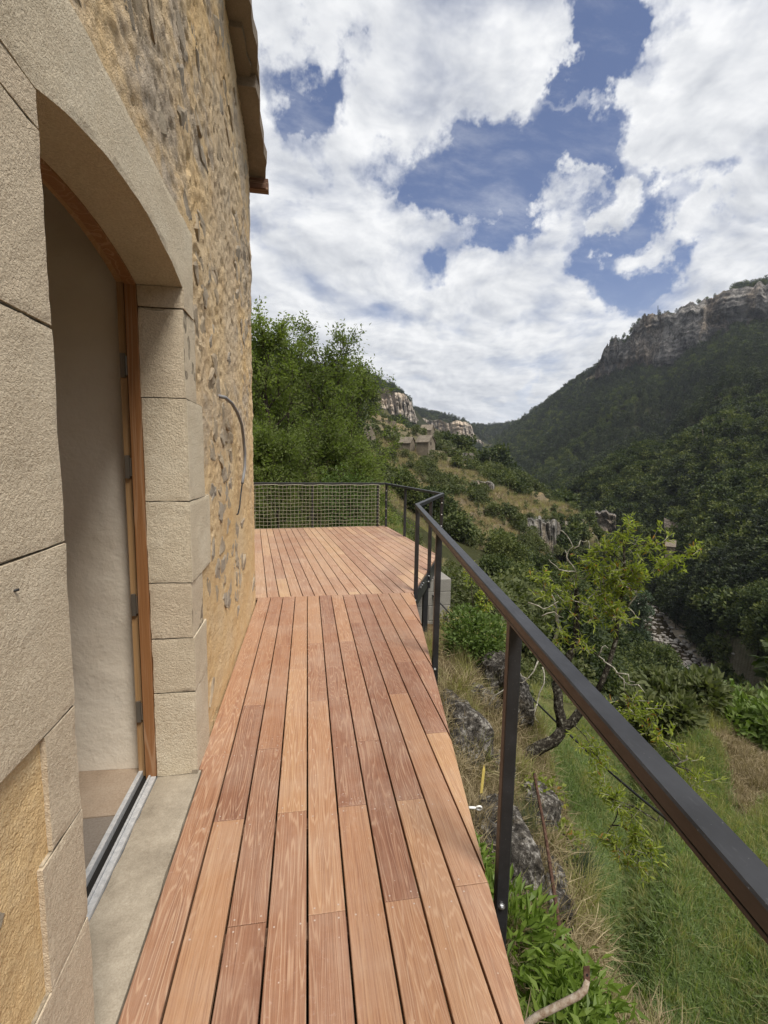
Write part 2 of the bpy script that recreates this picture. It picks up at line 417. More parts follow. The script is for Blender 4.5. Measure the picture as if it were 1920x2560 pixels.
m, t, b = new_mat('black_steel', 0.42, 0.5); M['steel'] = m
p = gpos(t)
mp = t.node('ShaderNodeMapping'); t.l.new(p, mp.inputs['Vector']); mp.inputs['Scale'].default_value = (6, 1, 6)
st = t.noise(mp.outputs[0], 22, 6, 0.7); cl = t.noise(p, 7, 5, 0.6)
col = t.ramp(cl, [(0.3, (.014, .014, .015)), (0.7, (.032, .033, .037))])
col = t.mix(t.maprange(t.noise(p, 190, 2, 0.5), 0.70, 0.78, 0, .55), col, (.22, .22, .22))
col = t.mix(t.maprange(st, 0.58, 0.8, 0, .5), col, (.10, .102, .11))
t.l.new(col, b.inputs['Base Color']); t.l.new(t.maprange(st, 0.3, 0.7, 0.36, 0.52), b.inputs['Roughness'])
m, t, b = new_mat('zinc_bolt', 0.35, 0.5); M['zinc'] = m
b.inputs['Metallic'].default_value = 0.9; b.inputs['Base Color'].default_value = (.55, .56, .57, 1)
m, t, b = new_mat('aluminium_track', 0.42, 0.5); M['alu'] = m
b.inputs['Metallic'].default_value = 0.25
t.l.new(t.ramp(t.noise(gpos(t), 60, 5, 0.7), [(0.35, (.42, .43, .44)), (0.65, (.62, .62, .62))]), b.inputs['Base Color'])
m, t, b = new_mat('seal_and_hole_black', 0.7, 0.3); M['seal'] = m; b.inputs['Base Color'].default_value = (.012, .011, .01, 1)  # near black; also stands for the shade inside window and bolt holes
m, t, b = new_mat('rusty_iron', 0.85, 0.2); M['rust'] = m
t.l.new(t.ramp(t.noise(gpos(t), 40, 5, 0.7), [(0.35, (.04, .02, .014)), (0.55, (.085, .045, .03)), (0.7, (.15, .10, .07))]), b.inputs['Base Color'])
m, t, b = new_mat('galvanised_pipe', 0.7, 0.3); M['pipe'] = m
t.l.new(t.ramp(t.noise(gpos(t), 50, 5, 0.7), [(0.35, (.17, .11, .07)), (0.5, (.30, .24, .18)), (0.7, (.42, .37, .31))]), b.inputs['Base Color'])
m, t, b = new_mat('grey_conduit', 0.6, 0.3); M['conduit'] = m; b.inputs['Base Color'].default_value = (.20, .20, .205, 1)
m, t, b = new_mat('black_cable', 0.5, 0.4); M['cable'] = m; b.inputs['Base Color'].default_value = (.014, .014, .015, 1)
m, t, b = new_mat('white_paint', 0.5, 0.4); M['white'] = m; b.inputs['Base Color'].default_value = (.78, .77, .74, 1)
m, t, b = new_mat('yellow_wood', 0.6, 0.3); M['yellow'] = m; b.inputs['Base Color'].default_value = (.70, .55, .16, 1)
m, t, b = new_mat('net_cord', 0.8, 0.2); M['net'] = m; b.inputs['Base Color'].default_value = (.36, .34, .26, 1)
m, t, b = new_mat('screw_steel', 0.5, 0.5); M['screw'] = m; b.inputs['Base Color'].default_value = (.44, .34, .28, 1)

# lichen-covered limestone
m, t, b = new_mat('lichen_rock', 0.95, 0.1); M['lichen'] = m
p = gpos(t)
k1 = t.noise(p, 3.5, 6, 0.75); k2 = t.noise(p, 22, 6, 0.75); k3 = t.noise(p, 9, 5, 0.7)
col = t.ramp(t.math('ADD', t.math('MULTIPLY', k1, .4), t.math('MULTIPLY', k2, .6)), [(0.43, (.028, .025, .022)), (0.52, (.10, .09, .078)), (0.57, (.30, .28, .25)), (0.66, (.62, .60, .55))])
col = t.mix(t.maprange(k3, 0.55, 0.7, 0, 0.6), col, (.17, .14, .10))
t.l.new(col, b.inputs['Base Color']); t.l.new(t.bump(t.math('ADD', k2, k3), 1.0, 0.05), b.inputs['Normal'])

# cliffs
def cliff_mat(name, stops, sc, warm, bd):
    m, t, b = new_mat(name, 0.95, 0.1)
    p = gpos(t)
    mp = t.node('ShaderNodeMapping'); t.l.new(p, mp.inputs['Vector']); mp.inputs['Scale'].default_value = (1, 1, 0.42)
    ver = t.noise(mp.outputs[0], 0.11 * sc, 7, 0.68)
    mp2 = t.node('ShaderNodeMapping'); t.l.new(p, mp2.inputs['Vector']); mp2.inputs['Scale'].default_value = (.15, .15, 1.0)
    hor = t.noise(mp2.outputs[0], 0.16 * sc, 6, 0.7)
    fin = t.noise(p, 0.35 * sc, 7, 0.75)
    k = t.math('ADD', t.math('ADD', t.math('MULTIPLY', ver, .5), t.math('MULTIPLY', hor, .16)), t.math('MULTIPLY', fin, .34))
    col = t.ramp(k, stops)
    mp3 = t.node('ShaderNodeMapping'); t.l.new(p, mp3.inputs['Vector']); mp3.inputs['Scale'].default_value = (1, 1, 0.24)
    fis_shade = t.math('ABSOLUTE', t.math('SUBTRACT', t.noise(mp3.outputs[0], 0.055 * sc, 6, 0.62), 0.5))
    col = t.mix(t.maprange(fis_shade, 0.0, 0.020, 0.8, 0), col, (.03, .028, .025))  # crevice shade put into the colour as dark vertical streaks
    col = t.mix(t.maprange(t.noise(mp.outputs[0], 0.028 * sc, 4, 0.6), 0.48, 0.60, 0, 0.9), col, t.mix(1.0, col, warm, 'MULTIPLY'))
    col = t.mix(t.maprange(t.noise(p, 0.05 * sc, 7, 0.8), 0.60, 0.66, 0, 0.9), col, (.035, .045, .022))
    t.l.new(col, b.inputs['Base Color'])
    t.l.new(t.bump(k, 1.0, bd), b.inputs['Normal'])
    return m
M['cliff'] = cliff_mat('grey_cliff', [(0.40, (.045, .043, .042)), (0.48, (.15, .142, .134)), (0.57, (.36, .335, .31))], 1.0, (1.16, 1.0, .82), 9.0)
M['cliffwarm'] = cliff_mat('sunlit_cliff', [(0.38, (.13, .115, .10)), (0.47, (.33, .29, .25)), (0.56, (.54, .48, .41))], 1.0, (1.10, .99, .86), 6.0)  # sunlight put into the colour: a paler, warmer copy of the cliff rock
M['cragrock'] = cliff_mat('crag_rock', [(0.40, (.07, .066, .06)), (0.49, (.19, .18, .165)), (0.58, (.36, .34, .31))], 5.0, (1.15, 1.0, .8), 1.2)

# terrain: the cover of the ground is stored per vertex
m, t, b = new_mat('hillside', 0.95, 0.05); M['terrain'] = m
p = gpos(t)
ca = t.node('ShaderNodeAttribute', attribute_name='cover').outputs['Color']
nn = t.noise(p, 0.9, 8, 0.72); nf = t.noise(p, 6.0, 6, 0.75)
v1 = t.ramp(nn, [(0.3, (.62, .66, .6)), (0.7, (1.35, 1.28, 1.2))])
v2 = t.ramp(nf, [(0.3, (.62, .60, .58)), (0.7, (1.35, 1.3, 1.25))])
col = t.mix(1.0, t.mix(1.0, ca, v1, 'MULTIPLY'), v2, 'MULTIPLY')
t.l.new(col, b.inputs['Base Color']); t.l.new(t.bump(t.math('ADD', nn, nf), 0.9, 0.12), b.inputs['Normal'])

def leaf_mat(name, stops, trans=0.25, rough=0.6, dead=None, clump=0.0):
    m = bpy.data.materials.new(name); m.use_nodes = True
    t = NT(m.node_tree); b = t.n['Principled BSDF']; out = t.n['Material Output']
    b.inputs['Roughness'].default_value = rough; b.inputs['Specular IOR Level'].default_value = 0.22
    r = orand(t); pi = t.node('ShaderNodeNewGeometry').outputs['Random Per Island']
    k = t.math('ADD', t.math('MULTIPLY', r, 0.5), t.math('MULTIPLY', pi, 0.5))
    if clump:
        k = t.math('ADD', t.math('MULTIPLY', k, 1 - clump), t.math('MULTIPLY', t.maprange(t.noise(ocoord(t), 1.1, 3, 0.5), 0.3, 0.7), clump))
    col = t.ramp(k, stops)
    if dead is not None: col = t.mix(t.maprange(pi, 0.95, 0.97), col, dead)
    t.l.new(col, b.inputs['Base Color'])
    tr = t.node('ShaderNodeBsdfTranslucent'); t.l.new(t.mix(1.0, col, (1.5, 1.7, .7), 'MULTIPLY'), tr.inputs['Color'])
    ms = t.node('ShaderNodeMixShader'); ms.inputs[0].default_value = trans
    t.l.new(b.outputs[0], ms.inputs[1]); t.l.new(tr.outputs[0], ms.inputs[2]); t.l.new(ms.outputs[0], out.inputs['Surface'])
    return m
M['pine'] = leaf_mat('pine_needles', [(0.15, (.017, .025, .015)), (0.5, (.036, .048, .025)), (0.85, (.082, .10, .042))], 0.16)  # dark needle colour also carries the cloud shade over the right slope
M['oak'] = leaf_mat('oak_leaves', [(0.15, (.028, .041, .017)), (0.5, (.060, .080, .027)), (0.85, (.135, .150, .046))], 0.24)
M['scrub'] = leaf_mat('scrub_leaves', [(0.15, (.062, .075, .034)), (0.5, (.095, .112, .046)), (0.85, (.14, .15, .062))], 0.28)
M['ash'] = leaf_mat('ash_leaves', [(0.1, (.085, .108, .036)), (0.5, (.14, .175, .054)), (0.9, (.21, .245, .08))], 0.48, clump=0.4)
M['willow'] = leaf_mat('willow_leaves', [(0.15, (.05, .075, .045)), (0.85, (.11, .14, .09))], 0.2)
M['almond'] = leaf_mat('almond_leaves', [(0.1, (.19, .23, .045)), (0.5, (.30, .335, .07)), (0.9, (.46, .46, .13))], 0.5, 0.45, (.33, .17, .05))
M['laurel'] = leaf_mat('glossy_leaves', [(0.1, (.085, .13, .024)), (0.5, (.135, .20, .036)), (0.9, (.21, .27, .06))], 0.4, 0.42)
M['bush'] = leaf_mat('bush_leaves', [(0.1, (.065, .10, .03)), (0.5, (.105, .155, .042)), (0.9, (.16, .21, .062))], 0.35, 0.5)
M['meadow'] = leaf_mat('meadow_grass', [(0.1, (.12, .165, .07)), (0.5, (.18, .235, .095)), (0.9, (.26, .30, .13))], 0.5)
M['dry'] = leaf_mat('dry_grass', [(0.1, (.15, .115, .065)), (0.5, (.265, .21, .125)), (0.9, (.41, .34, .21))], 0.2)
M['olivegrass'] = leaf_mat('half_dry_grass', [(0.1, (.19, .19, .085)), (0.5, (.28, .27, .12)), (0.9, (.38, .34, .17))], 0.45)
m, t, b = new_mat('bark', 0.95, 0.1); M['bark'] = m
t.l.new(t.ramp(t.noise(gpos(t), 9, 6, 0.7), [(0.35, (.03, .024, .018)), (0.65, (.085, .07, .055))]), b.inputs['Base Color'])
m, t, b = new_mat('lichen_bark', 0.95, 0.1); M['lichbark'] = m
p = gpos(t); zz = t.noise(p, 30, 6, 0.75)
t.l.new(t.ramp(zz, [(0.47, (.026, .022, .018)), (0.57, (.10, .09, .07)), (0.68, (.38, .37, .31))]), b.inputs['Base Color']); t.l.new(t.bump(zz, 1.0, .02), b.inputs['Normal'])
m, t, b = new_mat('bare_twig', 0.9, 0.1); M['twig'] = m
t.l.new(t.ramp(t.noise(gpos(t), 40, 4, 0.7), [(0.35, (.16, .145, .115)), (0.55, (.33, .31, .26)), (0.7, (.52, .51, .42))]), b.inputs['Base Color'])
m, t, b = new_mat('dead_wood', 0.9, 0.1); M['deadwood'] = m
t.l.new(t.ramp(t.noise(gpos(t), 2, 4, 0.7), [(0.35, (.12, .105, .085)), (0.65, (.24, .215, .18))]), b.inputs['Base Color'])
m, t, b = new_mat('river_water', 0.08, 0.5); M['water'] = m
b.inputs['Base Color'].default_value = (.03, .022, .012, 1); b.inputs['IOR'].default_value = 1.33
t.l.new(t.bump(t.noise(gpos(t), 1.6, 4, 0.6), 0.35, 0.05), b.inputs['Normal'])
m, t, b = new_mat('river_stone', 0.9, 0.2); M['riverstone'] = m
t.l.new(t.ramp(orand(t), [(0.0, (.13, .115, .10)), (1.0, (.36, .335, .30))]), b.inputs['Base Color'])
m, t, b = new_mat('fallen_leaves_soil', 0.95, 0.1); M['soil'] = m

m, t, b = new_mat('joint_mortar', 0.95, 0.1); M['jointm'] = m
t.l.new(t.ramp(t.noise(gpos(t), 30, 5, 0.7), [(0.4, (.20, .165, .12)), (0.65, (.46, .39, .29))]), b.inputs['Base Color'])

m, t, b = new_mat('hinge_steel', 0.4, 0.5); M['hinge'] = m; b.inputs['Metallic'].default_value = 0.8; b.inputs['Base Color'].default_value = (.30, .27, .23, 1)
# ------------------------------------------------------------------ the stone house
WX = -0.53                                     # outer face of the wall
Y0, Y1, ZS, ZC, ZT = 1.095, 2.18, 2.215, 2.302, 2.51      # opening: left, right, spring, crown, top of the lintel
def rake(y): return 4.173 + (4.903 - y) * 0.286
house = thing('stone_house', 'old stone house of ochre rubble with an arched doorway opening onto the wooden terrace', 'house', (-0.53, 2.4, 0))

def arch_z(y):                                  # segmental arch
    c = (Y0 + Y1) / 2; hw = (Y1 - Y0) / 2; s = ZC - ZS
    R = (hw * hw + s * s) / (2 * s); return ZC - R + math.sqrt(max(R * R - (y - c) ** 2, 0))

R_BLK = [(0.0, .410, 2.445), (.413, .672, 2.44), (.675, .933, 2.405), (.936, 1.303, 2.60), (1.306, 1.753, 2.50), (1.756, 2.126, 2.39), (2.129, ZS - .002, 2.35)]
L_BLK = [(0.0, .411, .80), (.415, .688, .93), (.692, .944, .97), (.948, 1.315, .52), (1.320, 1.764, .55), (1.769, 2.138, .50), (2.142, ZS - .002, .62)]
LINT = (0.42, 2.365)
# rubble face with its lime mortar
ny, nz = 470, 430
ys = np.linspace(-0.10, 4.95, ny); zs = np.linspace(-0.30, 4.75, nz)
YY, ZZ = np.meshgrid(ys, zs, indexing='ij')
wx = YY + 0.05 * fbm(YY * 6, ZZ * 6, 1.0); wz = ZZ + 0.05 * fbm(YY * 6, ZZ * 6, 9.0)
big = fbm(wx * 2.2, wz * 3.6, 2.0, 4); med = fbm(wx * 7, wz * 12, 5.0, 5, .62); sml = fbm(YY * 26, ZZ * 34, 8.0, 3, .65)
up = np.clip((ZZ + .8 * fbm(YY * .9, ZZ * .9, 77., 2) - .3) / 1.8, .40, 1)      # the low part was pointed up smoother
disp = (0.012 * big + 0.009 * med + 0.0085 * sml) * up - 0.002
pits = np.clip(fbm(wx * 10, wz * 15, 21.0, 4) - 0.34, 0, 1); disp -= 0.045 * pits * up
stonef = np.clip(fbm(wx * 3.0, wz * 5.0, 12.0, 5, .65) * 1.6 + .30, 0, 1) * up
def near_block(y, z):
    q = np.full(y.shape, 9.0)
    for a, b_, yr in R_BLK: q = np.minimum(q, np.maximum(np.maximum(Y1 - y, y - yr), np.maximum(a - z, z - b_)))
    for a, b_, yl in L_BLK: q = np.minimum(q, np.maximum(np.maximum(yl - y, y - Y0), np.maximum(a - z, z - b_)))
    return np.minimum(q, np.maximum(np.maximum(LINT[0] - y, y - LINT[1]), np.maximum(ZS - z, z - ZT)))
nb = near_block(YY, ZZ)
k = np.clip(nb / 0.10, 0, 1); disp = disp * (0.25 + 0.75 * k) + (1 - k) * 0.002         # pointed up flush to the dressed stones
edge = np.clip((4.95 - YY) / 0.12, 0, 1)
V = np.stack([WX + disp - 0.03 * (1 - edge) ** 2, YY + 0.010 * med * (edge > 0.3), ZZ], -1).reshape(-1, 3)
idx = np.arange(ny * nz).reshape(ny, nz)
F = np.stack([idx[:-1, :-1], idx[1:, :-1], idx[1:, 1:], idx[:-1, 1:]], -1).reshape(-1, 4)
cy_, cz_ = (YY[:-1, :-1] + YY[1:, 1:]) / 2, (ZZ[:-1, :-1] + ZZ[1:, 1:]) / 2
inb = near_block(cy_, cz_) < -0.022
hole = ((cy_ > Y0 - .02) & (cy_ < Y1 + .02) & (cz_ < ZT - .05)) | inb | (cz_ > 4.173 + (4.903 - cy_) * .286)
F = F[~hole.reshape(-1)]
wall = obj('wall', V, F, M['mortar'], house, True)
ha = wall.data.attributes.new('hgt', 'FLOAT', 'POINT'); ha.data.foreach_set('value', np.clip(stonef, 0, 1).astype(np.float32).ravel())
# masses of the house behind the face
mb = MB()
mb.box((-7.0, 4.90, -3.0), (-0.575, 4.947, 4.1)); mb.build('side_wall', M['mortar'], house)
mb = MB(); mb.box((-0.60, -4.0, -3), (WX - 0.01, -0.34, 5.0)); mb.box((-0.62, -.36, -3), (WX - .02, 4.9, -.34)); mb.build('lower_wall', M['mortar'], house)
mb = MB()
for (a, b_) in (((-7, -4.2), (-0.42, 0.9)),):
    pass
mb.add([(-7, 5.02, rake(5.02) + .12), (-.50, 5.02, rake(5.02) + .12), (-.50, 1.0, rake(1.0) + .12), (-7, 1.0, rake(1.0) + .12),
        (-7, 5.02, rake(5.02) + .16), (-.50, 5.02, rake(5.02) + .16), (-.50, 1.0, rake(1.0) + .16), (-7, 1.0, rake(1.0) + .16)],
       [(0, 3, 2, 1), (4, 5, 6, 7), (0, 1, 5, 4), (1, 2, 6, 5), (2, 3, 7, 6), (3, 0, 4, 7)])
mb.add([(-7, 1.0, rake(1.0) + .12), (-.50, 1.0, rake(1.0) + .12), (-.5, -4, rake(6.0) + .12), (-7, -4, rake(6.) + .12)], [(0, 1, 2, 3)])
mb.build('roof', M['lauze'], house)

# rubble stones showing through the mortar: irregular flat stones laid in rough courses
rs = random.Random(5); rq = np.random.default_rng(55)
seeds_ = []
zrow = .02; krow = 0
while zrow < 5.0:
    hrow = rs.uniform(.075, .15); y = -.1 + rs.uniform(0, .2)
    while y < 5.0:
        wst = rs.uniform(.12, .34); seeds_.append((y + wst / 2 + rs.gauss(0, .015), zrow + hrow / 2 + rs.gauss(0, .02))); y += wst
    zrow += hrow
SD = np.array(seeds_)
cand = []
for k_, (y, z) in enumerate(seeds_):
    if not (.05 < y < 4.86 and .12 < z < rake(y) - .10): continue
    if Y0 - .12 < y < Y1 + .12 and z < ZT + .06: continue
    poly = [np.array(q) for q in ((y - .22, z - .11), (y + .22, z - .11), (y + .22, z + .11), (y - .22, z + .11))]
    for m_ in np.argsort(np.hypot((SD[:, 0] - y), (SD[:, 1] - z) * 1.6))[1:14]:
        d_ = SD[m_] - SD[k_]; mid = SD[k_] + d_ * .5; n_ = -d_ / np.linalg.norm(d_); poly = clip(poly, mid + n_ * rs.uniform(.005, .016), n_)
        if len(poly) < 3: break
    if len(poly) < 3: continue
    pn = np.array(poly)
    if near_block(pn[:, 0], pn[:, 1]).min() < .008: continue
    cov_ = float(fbm(y * 1.3, z * 1.3, 40., 3)) + (.18 if z > 2.3 else (-.12 if z < 1.2 else .04)) + rs.gauss(0, .28)
    area = abs(sum(pn[a][0] * pn[(a + 1) % len(pn)][1] - pn[(a + 1) % len(pn)][0] * pn[a][1] for a in range(len(pn)))) / 2
    if area > .0025: cand.append((cov_, pn, y, z))
cand.sort(key=lambda q: -q[0])
for cov_, pn, y, z in cand[:296]:
    c = pn.mean(0); out = []
    for a in range(len(pn)):
        p0, p1 = pn[a], pn[(a + 1) % len(pn)]; nseg = max(1, int(np.linalg.norm(p1 - p0) / .045))
        for t_ in range(nseg): out.append(p0 + (p1 - p0) * t_ / nseg + rq.normal(0, .006, 2))
    out = np.array(out); n = len(out); out = c + (out - c) * rq.uniform(.86, 1.0, (n, 1))
    i, j = np.clip(((out[:, 0] + .10) / 5.05 * (ny - 1)).astype(int), 0, ny - 1), np.clip(((out[:, 1] + .30) / 5.05 * (nz - 1)).astype(int), 0, nz - 1)
    lvl = float(disp[i, j].mean()) + rs.uniform(-.003, .005); ty, tz = rs.gauss(0, .05), rs.gauss(0, .09)
    fx = lambda q, o_: lvl + o_ + (q[0] - c[0]) * ty + (q[1] - c[1]) * tz
    v = [(WX - .02 - 0, *(q - c)) for q in out] + [(WX + fx(q, -.004 + rq.normal(0, .0018)), *(q - c)) for q in c + (out - c) * .97] + [(WX + fx(q, .001 + rq.normal(0, .0022)), *(q - c)) for q in c + (out - c) * .74] + [(WX + fx(c, .002), 0, 0)]
    v = [(a - WX, b_, d_) for a, b_, d_ in v]
    f = []
    for a in range(n):
        b_ = (a + 1) % n; f += [(a, b_, n + b_, n + a), (n + a, n + b_, 2 * n + b_, 2 * n + a), (2 * n + a, 2 * n + b_, 3 * n)]
    if sum(out[a][0] * out[(a + 1) % n][1] - out[(a + 1) % n][0] * out[a][1] for a in range(n)) < 0: f = [q[::-1] for q in f]
    o = obj('stone', v, f, M['rubble'], house, False, local=True); o.location = Vector((WX, c[0], c[1])) - world_loc(house)

# dressed limestone blocks round the doorway
def ashlar(x0, x1, y0, y1, z0, z1, seed, name='ashlar_block', res=0.018, chip=0.0014):
    nx = max(2, int((x1 - x0) / res) + 1); n_y = max(2, int((y1 - y0) / res) + 1); n_z = max(2, int((z1 - z0) / res) + 1)
    bm_ = {}; vs, fs = [], []
    def vid(i, j, k_):
        key = (i, j, k_)
        if key not in bm_:
            p_ = np.array([x0 + (x1 - x0) * i / nx, y0 + (y1 - y0) * j / n_y, z0 + (z1 - z0) * k_ / n_z])
            on = [i in (0, nx), j in (0, n_y), k_ in (0, n_z)]
            c_ = np.array([(x0 + x1) / 2, (y0 + y1) / 2, (z0 + z1) / 2])
            nr = np.array([(1 if i == nx else -1 if i == 0 else 0), (1 if j == n_y else -1 if j == 0 else 0), (1 if k_ == n_z else -1 if k_ == 0 else 0)], float)
            d_ = float(fbm(p_[0] * 9 + seed * 3.1, p_[1] * 9, p_[2] * 9, 3)) * 0.003
            if sum(on) >= 2:
                d_ -= chip * (0.35 + 1.3 * max(0, float(fbm(p_[0] * 16 + seed, p_[1] * 16, p_[2] * 16, 3)) * 1.6 + .05))
            bm_[key] = len(vs); vs.append(p_ + nr * d_)
        return bm_[key]
    for (A_, B_, fx) in ((n_y, n_z, lambda a, b, s: (s * nx, a, b)), (nx, n_z, lambda a, b, s: (a, s * n_y, b)), (nx, n_y, lambda a, b, s: (a, b, s * n_z))):
        for s in (0, 1):
            for a in range(A_):
                for b_ in range(B_):
                    q = [vid(*fx(a, b_, s)), vid(*fx(a + 1, b_, s)), vid(*fx(a + 1, b_ + 1, s)), vid(*fx(a, b_ + 1, s))]
                    pa, pb, pc = (np.array(vs[i_]) for i_ in q[:3])
                    nn_ = np.cross(pb - pa, pc - pb); cc = np.mean([vs[i_] for i_ in q], 0) - np.array([(x0 + x1) / 2, (y0 + y1) / 2, (z0 + z1) / 2])
                    fs.append(tuple(q) if nn_ @ cc > 0 else tuple(q[::-1]))
    return obj(name, vs, fs, M['ashlar'], house, False)
for n_, (a, b_, yr) in enumerate(R_BLK): ashlar(-.702, WX + .012 + .003 * math.sin(n_ * 2.3), Y1 + .002 * math.sin(n_ * 1.7), yr, a, b_, n_ + 1)
for n_, (a, b_, yl) in enumerate(L_BLK): ashlar(-.702, WX + .012 + .004 * math.sin(n_ * 3.1), yl, Y0 + .003 * math.sin(n_ * 2.1), a, b_, n_ + 20)
mb = MB()
for a, b_, yl in L_BLK: mb.box((-.69, yl + .008, max(a - .004, .008)), (WX + .0080, Y0 - .004, b_ + .003 + .0002 * a))
for a, b_, yr in R_BLK: mb.box((-.69, Y1 + .004, max(a - .004, .008)), (WX + .0080, yr - .008, b_ + .003 + .0002 * a))
mb.build('joint_mortar', M['jointm'], house)['kind'] = 'stuff'
# masonry core of the wall, closing the room off
mb = MB()
for lo, hi in (((-.86, -.3, 2.53), (-.585, 4.9, 3.9)), ((-.86, -.3, -.3), (-.72, .745, 2.53)), ((-.86, 2.62, -.3), (-.585, 4.9, 2.53)), ((-3.4, -.3, 2.98), (-.87, 4.9, 3.1)), ((-3.4, 2.61, -.3), (-.87, 2.75, 3.0)), ((-3.4, .45, -.3), (-.87, .60, 3.0))): mb.box(lo, hi)
mb.build('wall_core', M['plaster'], house)
# monolithic lintel with the segmental arch cut from it
ny_l, nz_l, nx_l = 90, 10, 8
vs, fs = [], []
def lint_pt(j, k_, x):
    y = LINT[0] + (LINT[1] - LINT[0]) * j / ny_l
    zb = arch_z(y) if Y0 <= y <= Y1 else ZS
    z = zb + (ZT - zb) * k_ / nz_l
    x += 0.0025 * float(fbm(y * 9, z * 9, 3.3, 3))
    if k_ in (0, nz_l): x -= 0.004 * max(0, .4 + float(fbm(y * 16, z * 3, 8., 3)))
    z += 0.004 * float(fbm(y * 12, x * 12, 4.4, 3)) * (k_ in (0, nz_l))
    return (x, y, z)
def sheet(fn, A_, B_, flip=False):
    b0 = len(vs)
    for a in range(A_ + 1):
        for b_ in range(B_ + 1): vs.append(fn(a, b_))
    for a in range(A_):
        for b_ in range(B_):
            q = (b0 + a * (B_ + 1) + b_, b0 + (a + 1) * (B_ + 1) + b_, b0 + (a + 1) * (B_ + 1) + b_ + 1, b0 + a * (B_ + 1) + b_ + 1)
            fs.append(q[::-1] if flip else q)
XF = WX + .012; XB = -.86
sheet(lambda j, k_: lint_pt(j, k_, XF), ny_l, nz_l)
sheet(lambda j, i: lint_pt(j, 0, XF + (-.705 - XF) * i / nx_l), ny_l, nx_l, True)     # soffit up to the frame
sheet(lambda j, k_: lint_pt(j, k_ * nz_l, XB if k_ else -.705), ny_l, 1)
sheet(lambda j, i: lint_pt(j, nz_l, XF + (XB - XF) * i / 2), ny_l, 2)
sheet(lambda i, k_: lint_pt(ny_l, k_, XF + (XB - XF) * i / 2), 2, nz_l, True)
lin = obj('lintel', vs, fs, M['ashlar'], house, False)

# door frame: rails swept round the arch
def arch_path(off, n=26):
    """(y,z) path inside the opening, offset inwards by off: right jamb up, arch, left jamb down"""
    pts = [(Y1 - off, 0.0), (Y1 - off, ZS - off * .5)]
    for i in range(1, n):
        y = Y1 - off + (Y0 + off - (Y1 - off)) * i / n
        pts.append((y, arch_z(min(max(y, Y0), Y1)) - off))
    return pts + [(Y0 + off, ZS - off * .5), (Y0 + off, 0.0)]
def sweep(name, x0, x1, o0, o1, mat, parent, yshift=0.0):
    a, b_ = arch_path(o0), arch_path(o1); n = len(a); v, f = [], []
    for p_, q_ in zip(a, b_): v += [(x0, p_[0] + (yshift if p_[0] > 1.6 else -yshift), p_[1] + yshift), (x1, p_[0] + (yshift if p_[0] > 1.6 else -yshift), p_[1] + yshift),
                                    (x1, q_[0] + (yshift if q_[0] > 1.6 else -yshift), q_[1] + yshift), (x0, q_[0] + (yshift if q_[0] > 1.6 else -yshift), q_[1] + yshift)]
    for i in range(n - 1):
        for k_ in range(4): f.append((4 * i + k_, 4 * i + (k_ + 1) % 4, 4 * i + 4 + (k_ + 1) % 4, 4 * i + 4 + k_))
    f += [(0, 3, 2, 1), (4 * n - 4, 4 * n - 3, 4 * n - 2, 4 * n - 1)]
    return obj(name, v, f, mat, parent)
fr = sweep('door_frame', -.748, -.703, -0.06, 0.008, M['frame'], house)
sweep('seal', -.757, -.749, -.07, -0.012, M['seal'], fr)
inner = sweep('inner_frame', -.787, -.758, -.09, -.018, M['framelight'], fr)
for z in (1.885, 1.455, .835, .325):
    mb = MB(); mb.box((-.782, Y1 + .006, z - .05), (-.764, Y1 + .017, z + .05)); mb.tube([(-.760, Y1 + .013, z - .04), (-.760, Y1 + .013, z + .04)], .006, 8)
    mb.build('hinge', M['hinge'], fr)
# threshold
mb = MB(); mb.box((-.726, Y0 + .002, -.012), (-.703, Y1 + .05, .010)); mb.box((-.735, Y0 + .002, -.012), (-.727, Y1 + .05, .018)); mb.build('threshold_strip', M['alu'], house)
mb = MB(); mb.box((-.787, Y0 + .0, -.012), (-.768, Y1 + .085, .026)); mb.build('threshold_track', M['alu'], house)
mb = MB(); mb.box((-.768, Y0, -.02), (-.735, Y1 + .05, -.004)); mb.build('threshold_groove', M['seal'], house)
o = ashlar(-.702, -.508, Y0 - .02, Y1 + .03, -.14, -.001, 77, 'door_sill', .03, .003); o.data.materials.clear(); o.data.materials.append(M['sillstone'])
mb = MB(); mb.box((-.545, Y1 + .0, -.004), (-.52, Y1 + .05, .020)); mb.build('mortar_bead', M['sillstone'], house)

# what shows of the room
ny2 = 40
room = MB()
room.box((-3.2, 0.75, 2.42 + .25), (-.87, 2.6, 2.72 + .25)); room.box((-3.4, .6, -.2), (-3.2, 2.6, 2.8)); room.box((-3.2, .62, -.2), (-.87, .75, 2.8))
room.build('room_shell', M['plaster'], house)
n1_, n2_ = 60, 70
gx, gz = np.meshgrid(np.linspace(-3.2, -.787, n1_), np.linspace(.0, 2.67, n2_), indexing='ij')
gy = 2.262 + (-.787 - gx) * 0.045 + .010 * fbm(gx * 2.5, gz * 2.5, 3., 3)
idx = np.arange(n1_ * n2_).reshape(n1_, n2_)
obj('plaster_wall', np.stack([gx, gy, gz], -1).reshape(-1, 3), np.stack([idx[:-1, :-1], idx[1:, :-1], idx[1:, 1:], idx[:-1, 1:]], -1).reshape(-1, 4), M['plaster'], house, True)
for (y0, y1) in ((1.962, 2.36), (1.40, 1.955), (.76, 1.393)):
    for (x0, x1) in ((-1.35, -.789), (-2.2, -1.357), (-3.1, -2.207)):
        mb = MB(); mb.prism([(x0, y0), (x1, y0), (x1, y1), (x0, y1)], -.05, .0 + rs.uniform(-.002, .001), .003); mb.build('floor_tile', M['tile'], house)
mb = MB(); mb.box((-3.2, .76, -.06), (-.789, 2.36, -.012)); mb.build('tile_joint', M['plaster'], house)

